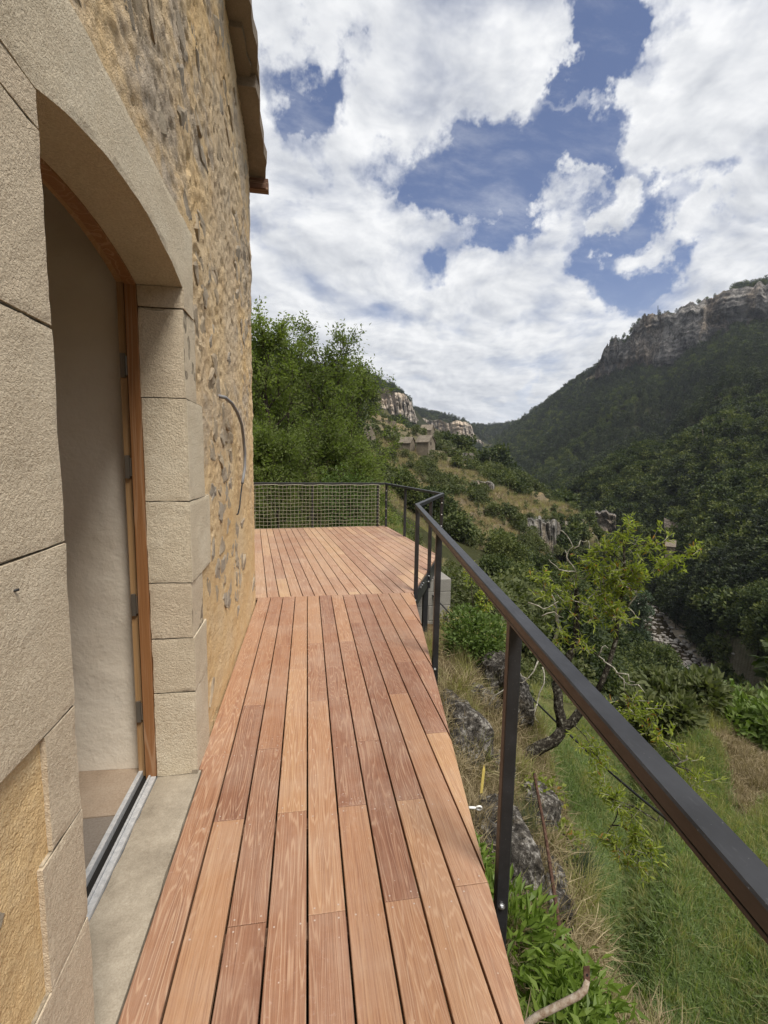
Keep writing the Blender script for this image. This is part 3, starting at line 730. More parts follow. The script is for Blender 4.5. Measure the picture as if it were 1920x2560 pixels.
# stone slabs along the verge, lapping upwards
for k_ in range(11):
    rg = np.random.default_rng(40 + k_)
    yl = 5.0 - k_ * 0.325 + rg.normal(0, .03) * (k_ > 0); ln = .72 + rg.random() * .2
    yh = yl - ln; th = .060 + rg.random() * .035; xo = -.375 + [0, -.055, .010, -.045, .004, -.06, .0, -.035, .012, -.05, 0][k_]
    zl, zh = rake(yl) + ((.135 + .03 * (k_ % 2)) if k_ else .045), rake(yh) + .005
    n = 9; top = []; bot = []
    for i in range(n + 1):
        y = yl + (yh - yl) * i / n; z = zl + (zh - zl) * i / n
        x = xo + rg.normal(0, .009) - (.022 if i in (0, n) else 0)
        top.append((x, y, z + th)); bot.append((x - .004, y + .002, z + rg.normal(0, .003)))
    v = []; f = []
    for a, b_ in zip(top, bot): v += [a, b_, (-.75, b_[1], b_[2]), (-.75, a[1], a[2])]
    for i in range(n):
        for q in range(4): f.append((4 * i + q, 4 * i + 4 + q, 4 * i + 4 + (q + 1) % 4, 4 * i + (q + 1) % 4))
    f += [(0, 1, 2, 3), (4 * n + 3, 4 * n + 2, 4 * n + 1, 4 * n)]
    o = obj('roof_slab', v, f, M['lauze'], house)
mb = MB(); mb.box((-.60, 4.965, 4.078), (-.368, 5.05, 4.178)); mb.build('rafter_end', M['oldwood'], house)
mb = MB(); mb.box((-.60, 4.955, 4.086), (-.39, 4.964, 4.140)); mb.build('fascia_strip', M['oldwood'], house)

# cable out of the wall
mb = MB(); cpts = [(-.545, 3.03, 1.875), (-.50, 3.06, 1.868), (-.485, 3.22, 1.852), (-.48, 3.416, 1.813), (-.475, 3.60, 1.74), (-.475, 3.686, 1.645), (-.475, 3.745, 1.53), (-.478, 3.75, 1.422), (-.482, 3.70, 1.36), (-.484, 3.642, 1.307)]
mb.tube(cpts, .011, 8)
cab = thing('electric_cable', 'grey conduit with a black wire end hanging in a bow out of the rubble wall', 'cable', (-.545, 3.03, 1.875))
mb.build('conduit', M['conduit'], cab, True)
mb = MB(); mb.tube([(-.484, 3.65, 1.315), (-.486, 3.56, 1.22), (-.486, 3.489, 1.139), (-.49, 3.44, 1.10), (-.492, 3.401, 1.098)], .0055, 6); mb.build('wire', M['cable'], cab, True)
mb = MB(); q = PZ(13, 1460, 1.26); a_ = np.array([WX + .005, .905, 1.262]); mb.tube([a_, a_ + (.008, .002, .002), a_ + (.013, .006, .003)], .0025, 6)
tag(mb.build('wire_stub', M['cable'], None, True), 'short stub of black wire poking out of the pale jamb stone left of the doorway', 'wire')
# ------------------------------------------------------------------ wooden terrace
deck = thing('wooden_deck', 'terrace of reddish hardwood boards running along the house wall', 'deck', (0, 2.4, 0))
rd = random.Random(11)
EDGE_P, EDGE_D = np.array([.575, 1.0]), np.array([.1522, 1.0]); EDGE_N = np.array([-EDGE_D[1], EDGE_D[0]])
seam = lambda x: 5.022 + .0093 * (x + .526)
GAPW = .0075
JOINTS = {0: [2.31], 1: [1.86, 2.78, 4.15], 2: [1.40, 2.33, 3.68], 3: [1.87, 3.24, 4.15], 4: [1.40, 2.78, 3.70], 5: [1.87, 2.81, 3.25, 4.15],
          6: [1.41, 2.33, 3.71], 7: [1.87, 4.13], 8: [1.43, 2.80, 3.69], 9: [2.35, 3.26], 10: [3.26, 3.70], 11: [4.15], 12: [4.6]}
screws = MB()
def screw(x, y, z):
    n = 6; b0 = len(screws.v)
    for i in range(n): screws.v.append((x + .0034 * math.cos(i * 2 * math.pi / n), y + .0034 * math.sin(i * 2 * math.pi / n), z))
    screws.f.append(tuple(b0 + i for i in range(n)))
def board(poly, mat, ang=0.0, ztop=0.0):
    c = np.mean(np.array(poly), 0); ca, sa = math.cos(ang), math.sin(ang)
    loc = [((p[0] - c[0]) * ca + (p[1] - c[1]) * sa, -(p[0] - c[0]) * sa + (p[1] - c[1]) * ca) for p in poly]
    mb = MB(); mb.prism(loc, -.027, 0, .0022)
    o = bpy.data.objects.new('board', mesh_from('board', mb.v, mb.f, mat)); link(o, deck)
    o.location = Vector((c[0], c[1], ztop)) - world_loc(deck); o.rotation_euler = (0, 0, ang)
    return o
for r in range(0, 14):
    x0 = -.390 + .1292 * (r - 1) + GAPW / 2; x1 = x0 + .1292 - GAPW
    ys_ = [-2.6] + sorted(JOINTS.get(r, [3.0]) + [-.9 + .46 * rd.randrange(0, 3), .48 + .46 * (r % 2)]) + [9]
    for a, b_ in zip(ys_[:-1], ys_[1:]):
        top = b_ > 8
        segs = [(x0, x1, a, b_)]
        if r == 0:
            if b_ <= 2.31: segs = [(-.502, x1, a, b_)]
            else: segs = [(-.524, x1, a, b_)]
            if a < 2.2 < b_:
                segs = None
        if segs is None:
            poly = [(-.502, a + .0012), (x1, a + .0012), (x1, b_ - .0012), (-.522, b_ - .0012), (-.522, 2.212), (-.502, 2.208)]
        else:
            x0_, x1_, a_, b2 = segs[0]
            poly = [(x0_, a_ + .0012), (x1_, a_ + .0012), (x1_, (seam(x1_) - .003) if top else b2 - .0012), (x0_, (seam(x0_) - .003) if top else b2 - .0012)]
            poly = clip(poly, EDGE_P, EDGE_N)
        if len(poly) < 3: continue
        P_ = np.array(poly); 
        if np.ptp(P_[:, 1]) < .03: continue
        zt = rd.uniform(-.0012, .0008)
        board(poly, M['deck'], 0, zt)
        for ye in (P_[:, 1].min() + .022, P_[:, 1].max() - .022):
            for xe in (x0 + .022, x1 - .022):
                if (np.array([xe, ye]) - EDGE_P) @ EDGE_N > .02 and xe > -.49: screw(xe + rd.uniform(-.004, .004), ye + rd.uniform(-.004, .004), zt + .0006)
        yy = math.ceil(a / .4575) * .4575
        while yy < min(b_, 5.0):
            if abs(yy - a) > .1 and abs(yy - b_) > .1:
                for xe in (x0 + .022, x1 - .022):
                    if (np.array([xe, yy]) - EDGE_P) @ EDGE_N > .02 and xe > -.49: screw(xe + rd.uniform(-.005, .005), yy + rd.uniform(-.008, .008), zt + .0006)
            yy += .4575
# the wider far part, its boards turned a little
FU = np.array([-.111, .9938]); FV = np.array([.9938, .111]); FO = np.array([-.429, 5.025]); ANG = math.atan2(.111, .9938)
FAR_A, FAR_B, FAR_C, FAR_D = np.array([-1.087, 9.963]), np.array([1.741, 10.296]), np.array([2.05, 7.06]), np.array([1.19, 5.045])
def nrm_in(a, b_): d = b_ - a; return np.array([-d[1], d[0]])
for r in range(-16, 24):
    v0 = r * .1262 + .0042; v1 = v0 + .1262 - .0084
    off = rd.uniform(0, 2.3); u = -1.5 - off
    while u < 6.2:
        L = rd.choice([1.37, 1.83, 2.3, 2.75]) ; u2 = u + L
        poly = [FO + FU * u_ + FV * v_ for u_, v_ in ((u + .001, v0), (u + .001, v1), (u2 - .001, v1), (u2 - .001, v0))]
        poly = clip(poly, np.array([0, seam(0) + .003]), np.array([-.0093, 1.0]))
        for (a_, b2) in ((FAR_B, FAR_A), (FAR_C, FAR_B), (FAR_D, FAR_C)):
            if len(poly) >= 3: poly = clip(poly, a_, nrm_in(a_, b2))
        u = u2
        if len(poly) < 3: continue
        if np.ptp(np.array(poly)[:, 1]) < .02: continue
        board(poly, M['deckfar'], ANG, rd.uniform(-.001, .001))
obj('screws', screws.v, screws.f, M['screw'], deck)['kind'] = 'stuff'
# bearers and edge beams
for i in range(16):
    y = -1.83 + i * .4575; xr = .575 + .1522 * (y - 1) - .03
    if y > 4.95: continue
    mb = MB(); mb.box((-.50, y - .03, -.130), (xr, y + .03, -.0285)); mb.build('joist', M['oldwood'], deck)
for i in range(11):
    a = FO + FU * (.35 + i * .47) + FV * -1.2; xr = 2.2 if i > 3 else 1.35 + i * .22
    b_ = FO + FU * (.35 + i * .47) + FV * xr
    mb = MB(); mb.bar((*a, -.08), (*b_, -.08), .05, .10); mb.build('joist', M['oldwood'], deck)
mb = MB()
e0 = EDGE_P + EDGE_D * -3.4 + EDGE_N * .055; e1 = EDGE_P + EDGE_D * 3.98 + EDGE_N * .055
mb.bar((*e0, -.115), (*e1, -.115), .05, .17); mb.build('edge_beam', M['steel'], deck)
for nm, a, b_ in (('edge_beam', FAR_D, FAR_C), ('edge_beam', FAR_C, FAR_B), ('edge_beam', FAR_B, FAR_A + (FAR_A - FAR_B) * .5)):
    d = (b_ - a) / np.linalg.norm(b_ - a); n_ = np.array([-d[1], d[0]]); 
    mb = MB(); mb.bar((*(a + n_ * .012), -.125), (*(b_ + n_ * .012 - d * .01), -.125), .05, .19); mb.build(nm, M['steel'], deck)
for p_ in ((1.66, 6.28), (1.95, 8.3), (1.66, 10.1), (-.6, 9.9)):
    mb = MB(); mb.bar((*p_, -.22), (*p_, -3.2), .07, .07, (1, 0, 0)); mb.build('support_column', M['steel'], deck)

# ------------------------------------------------------------------ black steel railing
rail = thing('steel_railing', 'black steel railing with a flat top bar zigzagging round the terrace edge', 'railing', (.70, 1.48, -.1))
def rpt(px, py, z): return PZ(px, py, z)
C0 = np.array([-1.60, 9.86]); C1 = np.array([1.72, 10.20]); C2 = np.array([2.085, 7.0]); C3 = np.array([1.245, 5.19]); C4 = C3 + (np.array([.602, .76]) - C3) * 1.55
ZR = {0: .975, 1: .975, 2: .99, 3: 1.0, 4: 1.0}
cs = [C0, C1, C2, C3, C4]
mit = []
W2 = .025
for i, c in enumerate(cs):                      # mitred corners
    d0 = cs[i] - cs[i - 1] if i else cs[1] - cs[0]; d1 = cs[i + 1] - cs[i] if i < 4 else cs[4] - cs[3]
    d0 = d0 / np.linalg.norm(d0); d1 = d1 / np.linalg.norm(d1); n0, n1_ = np.array([-d0[1], d0[0]]), np.array([-d1[1], d1[0]])
    m_ = n0 + n1_; mit.append(m_ / (m_ @ n0))
def rail_seg(i, wid, zt, zb, bev, name, shrink=0.0):
    sec = [(-wid, zb), (-wid, zt - bev), (-wid + bev, zt), (wid - bev, zt), (wid, zt - bev), (wid, zb)]
    v = []
    for j in (i, i + 1):
        d = (cs[i + 1] - cs[i]) / np.linalg.norm(cs[i + 1] - cs[i]); sh = (d if j == i else -d) * shrink
        for (o_, z) in sec: q = cs[j] + mit[j] * o_ + sh; v.append((q[0], q[1], ZR[j] + z))
    n = len(sec); f = [tuple(range(n - 1, -1, -1)), tuple(range(n, 2 * n))] + [(k_, (k_ + 1) % n, n + (k_ + 1) % n, n + k_) for k_ in range(n)]
    return obj(name, v, f, M['steel'], rail)
for i in range(4):
    rail_seg(i, W2, 0.0, -.030, .0035, 'top_rail')
    rail_seg(i, W2 - .006, -.030, -.034, .0005, 'weld_groove', .004)
    rail_seg(i, W2 - .001, -.034, -.042, .001, 'flat_bar', .002)
def post(x, y, zt, zb, d, w_=.045, bolts=(), face=None):
    d = np.array([d[0], d[1], 0.]) / np.hypot(*d[:2])
    mb = MB(); mb.bar((x, y, zb), (x, y, zt), w_, w_ * .9, d, .003)
    p_ = mb.build('post', M['steel'], rail)
    f_ = np.array(face if face is not None else (-d[1], d[0], 0.)); f_ = f_ / np.linalg.norm(f_)
    for z in bolts:
        b_ = MB(); c = np.array([x, y, z]) + f_ * (w_ * .45 + .001); b_.tube([c, c + f_ * .003], .013, 10); b_.tube([c + f_ * .003, c + f_ * .008, c + f_ * .011], [.0095, .0085, .004], 6)
        b_.build('bolt', M['zinc'], p_, False)
    return p_
d34 = C4 - C3; d34 /= np.linalg.norm(d34); nin = np.array([-d34[1], d34[0], 0.]); 
nin = nin if nin[0] < 0 else -nin
camf = lambda x, y: (np.array([-x, -y, 0.0]) / np.hypot(x, y))
pA = C3 + d34 * 3.78; pB = C3 + d34 * 1.86
for pp_, zb in ((pA, -.30), (pB, -.30), (C3 + d34 * .10, -.28)):
    po_ = post(pp_[0], pp_[1], .957, zb, d34, .045, (-.105,), (-.25, -.97, 0))
    if pp_ is pA:                                # paint worn off by the weld
        d_ = np.array([d34[0], d34[1], 0]); n_ = np.array([-d34[1], d34[0], 0]); c_ = np.array([pp_[0], pp_[1], 0]) - d_ * .0208; m_ = MB()
        m_.add([c_ + n_ * o_ + np.array([0, 0, z_]) for o_, z_ in ((-.018, .956), (.018, .956), (.019, .915), (.010, .925), (.004, .905), (-.006, .918), (-.013, .896), (-.019, .922))], [tuple(range(8))]); m_.build('bare_patch', M['zinc'], po_)
post(*(C3 + d34 * 5.3), .957, -.3, d34, .045)
d23 = (C3 - C2) / np.linalg.norm(C3 - C2)
q = C2 + d23 * 1.06; post(q[0], q[1], .95, -.24, d23, .045, (-.07, -.15), (-.25, -.97, 0))
q = C2 + d23 * .05; post(q[0], q[1], .948, -.24, d23, .045, (.84, .66, .48, .30), (-.25, -.97, 0))
q = C2 + (C1 - C2) * .57; post(q[0], q[1], .94, -.24, C1 - C2, .045)
q = C1 + (C2 - C1) * .02; post(q[0], q[1], .934, -.24, C1 - C2, .045, (.8, .6, .4, .2), (-.2, -.97, 0))
d01 = (C1 - C0) / np.linalg.norm(C1 - C0)
for s in (.18, 1.62, 3.2):
    q = C1 - d01 * s; post(q[0], q[1] + .0, .934, -.24, d01, .045)
# gusset under the diagonal
mb = MB(); a, b_ = FAR_D + (FAR_C - FAR_D) * .02, FAR_D + (FAR_C - FAR_D) * .5
for s in (.35, .45, .55):
    c = a + (b_ - a) * s; nn_ = np.array([d23[1], -d23[0]]); nn_ = nn_ if nn_[1] < 0 else -nn_
    c3 = np.array([c[0] + nn_[0] * .018, c[1] + nn_[1] * .018, -.055]); f3 = np.array([nn_[0], nn_[1], 0]); mb.tube([c3, c3 + f3 * .012], .012, 8)
mb.build('beam_bolts', M['zinc'], rail)

# safety net tied to the far rail
rn = random.Random(3); mb = MB(); CELL = .080
nA = C1 - d01 * .16; nlen = 3.0; ncol = int(nlen / CELL); nrow = 12; off = np.array([d01[1], -d01[0]]) * .035
def npt(i, j):
    u = i * CELL; z = .925 - j * .0765
    sag = .006 * math.sin(i * .9 + j * .3) + rn.gauss(0, .003)
    q = nA - d01 * u + off; return np.array([q[0] + rn.gauss(0, .003), q[1] + .012 * math.sin(j * .5 + i * .21), z + sag])
G = [[npt(i, j) for j in range(nrow + 1)] for i in range(ncol + 1)]
for i in range(ncol + 1): mb.tube([G[i][j] for j in range(nrow + 1)], .0027, 4, False)
for j in range(nrow + 1): mb.tube([G[i][j] for i in range(ncol + 1)], .0027 if j else .006, 4, False)
for j in range(nrow): mb.tube([G[0][j], G[0][j] + np.array([.02, -.02, -.035]), G[0][j + 1]], .006, 4, False)
tag(mb.build('safety_net', M['net']), 'cream knotted cord safety net strung below the far end of the black railing', 'net')
# ------------------------------------------------------------------ the valley
# surveyed points: ('p', px, py, D) on the line of sight at ground distance D; ('w', x, y, z) ; ('a', px, D, z) ; last item = cover
RZ = -38.0
PTS = []
def pp(px, py, D, c): q = P(px, py, D); PTS.append((q[0], q[1], q[2], c))
def pw(x, y, z, c): PTS.append((x, y, z, c))
def pa(px, D, z, c): q = AZ(px, D, z); PTS.append((q[0], q[1], z, c))
# ledge beside and below the terrace
for a in [(-.3, -4, -.6, 'D'), (.3, 0, -.62, 'D'), (0, 1.5, -.62, 'D'), (0, 3, -.62, 'D'), (.5, 4.6, -.66, 'D'), (.7, 1.2, -.8, 'D'), (1.0, 2.2, -1.15, 'D'), (.9, 3.0, -.9, 'D'), (1.1, 4.2, -.85, 'D'),
          (1.72, 4.87, -1.0, 'D'), (2.1, 5.5, -1.15, 'D'), (1.4, 3.36, -1.25, 'D'), (1.35, 2.6, -1.4, 'D'), (2.23, 4.24, -1.6, 'D'), (1.8, 3.4, -1.55, 'D'), (1.6, 2.2, -1.6, 'D'), (1.3, 1.4, -1.3, 'D'),
          (1.2, 0.2, -1.2, 'D'), (2.0, 1.4, -1.9, 'D'), (1.9, 0, -1.9, 'D'), (1.8, -3, -2, 'D'),
          (2.95, 5.0, -1.95, 'D'), (2.45, 3.79, -1.95, 'D'), (2.12, 2.81, -1.95, 'D'), (2.15, 2.2, -2.0, 'D'),
          (3.05, 4.9, -3.6, 'R'), (2.72, 3.7, -3.7, 'R'), (2.45, 2.75, -3.7, 'R'), (2.5, 2.0, -3.7, 'R'), (2.6, 0, -3.8, 'R'), (3.4, 5.9, -3.6, 'R'),
          (3.0, 3.6, -4.5, 'M'), (2.72, 2.5, -4.5, 'M'), (3.5, 4.6, -4.5, 'M'), (3.3, 3.5, -4.5, 'M'), (3.0, 2.3, -4.5, 'M'), (3.2, 0, -4.5, 'M'), (3.2, -4, -4.5, 'M'), (4.2, 5.2, -4.5, 'M'), (4.4, 3, -4.5, 'M'), (5.2, 7, -4.5, 'M'), (5.2, 4.2, -4.5, 'M'), (6, 1, -4.6, 'M'), (4, 6.8, -4.4, 'M'), (5.5, 9.5, -4.6, 'M'),
          (6.4, 5.2, -4.55, 'O'), (7, 7, -4.6, 'O'), (8.6, 7.0, -4.6, 'D'), (8.6, 6.2, -4.6, 'O'), (8, 9.5, -4.7, 'O'), (7.4, 4.4, -4.6, 'O'), (6.6, 3.4, -4.6, 'O'), (9, 3, -4.7, 'O'), (8, -2, -4.7, 'M'),
          (11.5, 8.5, -5.6, 'S'), (10, 11, -5.8, 'S'), (12, 4, -5.8, 'S'), (6.5, 13, -5.5, 'S'),
          (2.3, 6.4, -1.15, 'O'), (3, 7.5, -1.6, 'O'), (2.2, 8.5, -1.3, 'O'), (1.5, 7, -1.0, 'D'), (3.2, 10, -2.4, 'O'), (4.2, 8, -3.6, 'O'), (0, 7, -.9, 'D'), (0, 12, -1.8, 'S'), (2.5, 13, -3, 'S'), (-3, 12, -1.4, 'S'), (-3, 7, -1.0, 'D'), (-6, 6, -.5, 'D'), (-10, 0, 0, 'D'), (-10, 14, 0, 'S'), (4.5, 16, -5, 'S')]: pw(*a)
# behind the camera
for a in [(-30, -30, 8, 'S'), (0, -30, -6, 'S'), (30, -30, -22, 'B'), (60, -60, -38, 'G'), (-60, 0, 25, 'S'), (150, -60, 60, 'F'), (-300, -200, 200, 'F'), (300, -500, 250, 'F'), (0, -900, 250, 'F'), (-1200, 0, 400, 'F'), (-5, -6, -.5, 'D'), (14, -8, -8, 'S')]: pw(*a)
# left hillside behind the terrace
for a in [(640, 1240, 20, 'B'), (760, 1245, 20, 'B'), (880, 1240, 22, 'B'), (960, 1275, 22, 'S'), (640, 1150, 45, 'B'), (760, 1150, 45, 'B'), (880, 1180, 48, 'S'), (960, 1210, 50, 'S'), (700, 1080, 90, 'B'), (820, 1080, 90, 'B'),
          (640, 990, 200, 'S'), (760, 985, 220, 'S'), (860, 1010, 210, 'S'), (700, 905, 420, 'F'), (860, 945, 480, 'F'), (500, 1000, 160, 'S'), (300, 900, 250, 'F'), (0, 800, 300, 'F'), (300, 1150, 25, 'B'),
          (905, 1125, 118, 'S'), (950, 1120, 130, 'S'), (1000, 1128, 138, 'S'), (1060, 1138, 140, 'S'), (960, 1062, 190, 'O'), (1000, 1055, 205, 'D'), (1050, 1085, 200, 'S'), (1110, 1112, 185, 'S'), (1130, 1128, 180, 'S'),
          (1112, 1158, 150, 'O'), (1184, 1160, 185, 'O'), (1234, 1184, 185, 'S'), (1312, 1200, 185, 'S'), (1343, 1219, 170, 'S'), (1456, 1268, 150, 'O'), (1400, 1262, 150, 'D'), (1300, 1238, 150, 'S'),
          (1010, 1185, 100, 'D'), (1080, 1200, 105, 'S'), (1060, 1215, 95, 'D'), (1140, 1195, 118, 'D'), (1200, 1250, 112, 'S'), (1240, 1268, 112, 'D'), (1300, 1276, 118, 'D'), (1350, 1285, 124, 'D'), (1200, 1285, 100, 'D'), (1290, 1300, 108, 'S'),
          (1215, 1335, 86, 'D'), (1260, 1350, 84, 'D'), (1140, 1340, 75, 'S'), (1060, 1300, 70, 'S'), (1000, 1290, 55, 'S'), (1100, 1390, 45, 'B'), (1180, 1450, 45, 'B'), (1250, 1420, 62, 'B'), (1320, 1400, 80, 'B'), (1180, 1520, 30, 'S'), (1080, 1480, 22, 'S'), (1250, 1550, 30, 'S'),
          (1340, 1300, 128, 'D'), (1390, 1300, 132, 'O'), (1450, 1300, 140, 'O'), (1345, 1400, 122, 'B'), (1400, 1410, 132, 'B'), (1462, 1420, 140, 'B'), (1380, 1480, 85, 'B'), (1450, 1480, 110, 'B'),
          (1420, 1600, 62, 'O'), (1500, 1560, 95, 'B'), (1560, 1600, 85, 'M'), (1600, 1640, 88, 'O'), (1500, 1680, 52, 'B'), (1620, 1720, 78, 'B'), (1600, 1820, 40, 'B'), (1700, 1830, 50, 'B'), (1800, 1850, 34, 'B'), (1880, 1850, 26, 'B'), (1700, 1930, 22, 'S'), (1850, 1890, 15, 'S')]: pp(*a)
# river bed
RIV = [(1600, 1500), (1648, 1590), (1690, 1635), (1718, 1680), (1750, 1760), (1790, 1840)]
for px, py in RIV:
    q = PZ(px, py, RZ); PTS.append((q[0], q[1], RZ, 'G'))
for px, D, in ((1545, 182), (1490, 208), (1430, 250), (1370, 325), (1900, 78), (2100, 62), (2400, 60)): pa(px, D, RZ + .2 * (D > 150) * (D - 150) * .1, 'B')
pa(1310, 480, RZ + 12, 'B'); pa(1250, 700, RZ + 25, 'F'); pa(1200, 1000, RZ + 50, 'F')
# right bank and the forested mountain
for a in [(1700, 1500, 150, 'B'), (1760, 1560, 118, 'B'), (1850, 1600, 100, 'B'), (1920, 1640, 90, 'B'), (1850, 1740, 82, 'B'), (1920, 1760, 75, 'B'), (1700, 1420, 165, 'B'), (1800, 1460, 140, 'B'), (1910, 1480, 122, 'B'), (2100, 1500, 110, 'B'),
          (1560, 1470, 185, 'B'), (1600, 1380, 205, 'B'), (1500, 1330, 225, 'B'), (1700, 1340, 190, 'B'), (1820, 1350, 165, 'B'), (1920, 1330, 150, 'B'), (2100, 1300, 150, 'B'),
          (1475, 1212, 270, 'B'), (1520, 1180, 275, 'B'), (1580, 1145, 280, 'B'), (1630, 1122, 285, 'B'), (1700, 1150, 265, 'B'), (1600, 1240, 240, 'B'), (1700, 1240, 225, 'B'), (1540, 1270, 245, 'B'), (1800, 1230, 215, 'B'), (1920, 1200, 200, 'B'), (2150, 1150, 200, 'B'),
          (1450, 1230, 330, 'F'), (1540, 1150, 360, 'F'), (1640, 1100, 370, 'F'), (1760, 1110, 310, 'F'), (1900, 1070, 290, 'F'), (2200, 1000, 300, 'F'),
          (1192, 1132, 1000, 'F'), (1240, 1140, 800, 'F'), (1300, 1180, 560, 'F'), (1380, 1210, 420, 'F'), (1300, 1100, 760, 'F'), (1400, 1120, 560, 'F'), (1500, 1050, 560, 'F'), (1600, 1000, 560, 'F'), (1760, 1000, 470, 'F'), (1920, 960, 440, 'F'), (2200, 850, 450, 'F'),
          (1300, 1062, 960, 'F'), (1390, 1000, 850, 'F'), (1440, 960, 800, 'F'), (1500, 945, 750, 'F'), (1560, 952, 700, 'F'), (1630, 942, 670, 'F'), (1720, 906, 650, 'F'), (1800, 882, 645, 'F'), (1920, 848, 635, 'F'), (2200, 745, 635, 'F'),
          (1700, 930, 620, 'F'), (1850, 880, 590, 'F'),
          (1510, 930, 790, 'R'), (1530, 905, 790, 'R'), (1600, 850, 770, 'R'), (1690, 830, 760, 'R'), (1800, 795, 760, 'R'), (1920, 765, 755, 'R'), (2200, 665, 755, 'R'),
          (1530, 900, 840, 'F'), (1600, 835, 820, 'F'), (1690, 815, 810, 'F'), (1800, 785, 810, 'F'), (1920, 752, 800, 'F'), (2200, 645, 800, 'F'),
          (1530, 930, 1200, 'F'), (1700, 870, 1200, 'F'), (1920, 800, 1200, 'F'), (2300, 700, 1200, 'F')]: pp(*a)
# far reaches of the gorge
for a in [(900, 1035, 560, 'S'), (960, 1046, 580, 'S'), (1030, 1052, 640, 'F'), (950, 975, 640, 'F'), (1000, 990, 660, 'F'), (1025, 1010, 700, 'F'), (860, 940, 640, 'F'), (700, 880, 640, 'F'), (500, 850, 640, 'F'),
          (1040, 1070, 800, 'S'), (1050, 1045, 1060, 'F'), (1110, 1048, 1080, 'F'), (1170, 1058, 1080, 'F'), (1182, 1092, 1040, 'S'), (1208, 1112, 1040, 'S'), (1100, 1092, 1000, 'S'), (1215, 1120, 1100, 'F'),
          (1190, 1082, 2400, 'F'), (1240, 1070, 2500, 'F'), (1290, 1067, 2500, 'F'), (1300, 1118, 1700, 'F'), (1215, 1118, 1700, 'F'), (1000, 1075, 2500, 'F'), (1500, 1000, 2600, 'F'), (1900, 900, 2600, 'F'), (600, 950, 2500, 'F'), (0, 900, 2500, 'F'), (2300, 900, 2500, 'F'),
          (1240, 1085, 4200, 'F'), (600, 1060, 4200, 'F'), (1900, 1050, 4200, 'F')]: pp(*a)
PA = np.array([q[:3] for q in PTS]); PC = np.array([q[3] for q in PTS])
pth, pr = np.arctan2(PA[:, 0], PA[:, 1]), np.hypot(PA[:, 0], PA[:, 1])
pv = np.log(pr + 1.0); ps = (PA[:, 2] - EYE[2]) / (pr + 1.0)
def kern(d2): return np.sqrt(d2 + 0.0008)
KU = 1.25
def duv(th, v):
    du = np.abs(th[:, None] - pth[None]); du = np.minimum(du, 2 * math.pi - du) * KU
    return du ** 2 + (v[:, None] - pv[None]) ** 2
Kmat = kern(duv(pth, pv)); Kmat -= np.eye(len(pth)) * 0.012
wts = np.linalg.solve(np.block([[Kmat, np.ones((len(pth), 1))], [np.ones((1, len(pth))), np.zeros((1, 1))]]), np.append(ps, 0))
def ground_raw(x, y):
    x = np.asarray(x, float).ravel(); y = np.asarray(y, float).ravel(); out = np.zeros(len(x))
    for a in range(0, len(x), 20000):
        xs, ys_ = x[a:a + 20000], y[a:a + 20000]; r = np.hypot(xs, ys_)
        s = kern(duv(np.arctan2(xs, ys_), np.log(r + 1.0))) @ wts[:-1] + wts[-1]
        out[a:a + 20000] = s * (r + 1.0) + EYE[2]
    return out
def cover_at(x, y):
    x = np.asarray(x, float).ravel(); y = np.asarray(y, float).ravel(); out = np.empty(len(x), '<U1')
    for a in range(0, len(x), 20000):
        xs, ys_ = x[a:a + 20000], y[a:a + 20000]; r = np.hypot(xs, ys_) + .01
        th = np.arctan2(xs, ys_) + .05 * fbm(xs / (r * .05 + .3), ys_ / (r * .05 + .3), 1.0, 3); v = np.log(r + 1.0) + .05 * fbm(xs / (r * .05 + .3), ys_ / (r * .05 + .3), 7., 3)
        out[a:a + 20000] = PC[np.argmin(duv(th, v), 1)]
    return out
th_in = np.linspace(math.radians(-34), math.radians(62), 420); th_out = np.linspace(math.radians(62), math.radians(326), 90)[1:-1]
TH = np.concatenate([th_in, th_out]); NR = 540
RR = np.exp(np.linspace(math.log(1.15), math.log(5200.0), NR)) - 1.0 + .25
tt, rr = np.meshgrid(TH, RR, indexing='ij')
gx, gy = np.sin(tt) * rr, np.cos(tt) * rr
gz = np.clip(ground_raw(gx, gy).reshape(gx.shape), -42.0, 470.0)
amp = np.clip(rr * .012, .03, 4.0)
gz += amp * fbm(gx / (rr * .10 + .4), gy / (rr * .10 + .4), 2.0, 4) * np.clip((rr - 1) / 4, .3, 1)
gcov0 = cover_at(gx, gy).reshape(gx.shape)
riverd = np.full(gx.shape, 1e9)
rp = np.array([PZ(px, py, RZ)[:2] for px, py in RIV] + [AZ(1900, 78, 0)[:2], AZ(2100, 62, 0)[:2], AZ(2500, 62, 0)[:2]])
rp = np.concatenate([[AZ(1370, 325, 0)[:2], AZ(1430, 250, 0)[:2], AZ(1490, 208, 0)[:2], AZ(1545, 182, 0)[:2]], rp])
for a, b_ in zip(rp[:-1], rp[1:]):
    d = b_ - a; t_ = np.clip(((gx - a[0]) * d[0] + (gy - a[1]) * d[1]) / (d @ d), 0, 1)
    riverd = np.minimum(riverd, np.hypot(gx - a[0] - t_ * d[0], gy - a[1] - t_ * d[1]))
inr = riverd < 6
gz = np.where(inr & (rr > 40), np.minimum(gz, RZ + .25 + np.clip(riverd - 4, 0, 9) * .12 + .35 * fbm(gx * .35, gy * .35, 3., 3)), gz)
gz = np.where(np.hypot(gx, gy) > 6, gz, gz)
terr = (gcov0 != 'B') & (gcov0 != 'F') & (gcov0 != 'G') & (gcov0 != 'M') & (rr > 48) & (rr < 240) & (tt < math.radians(45)) & (tt > math.radians(-30))
TH_ = 2.3; q_ = gz / TH_ + .55 * fbm(gx * .035, gy * .035, 6., 3); fq = q_ - np.floor(q_)
riser = terr & (fq > .74)
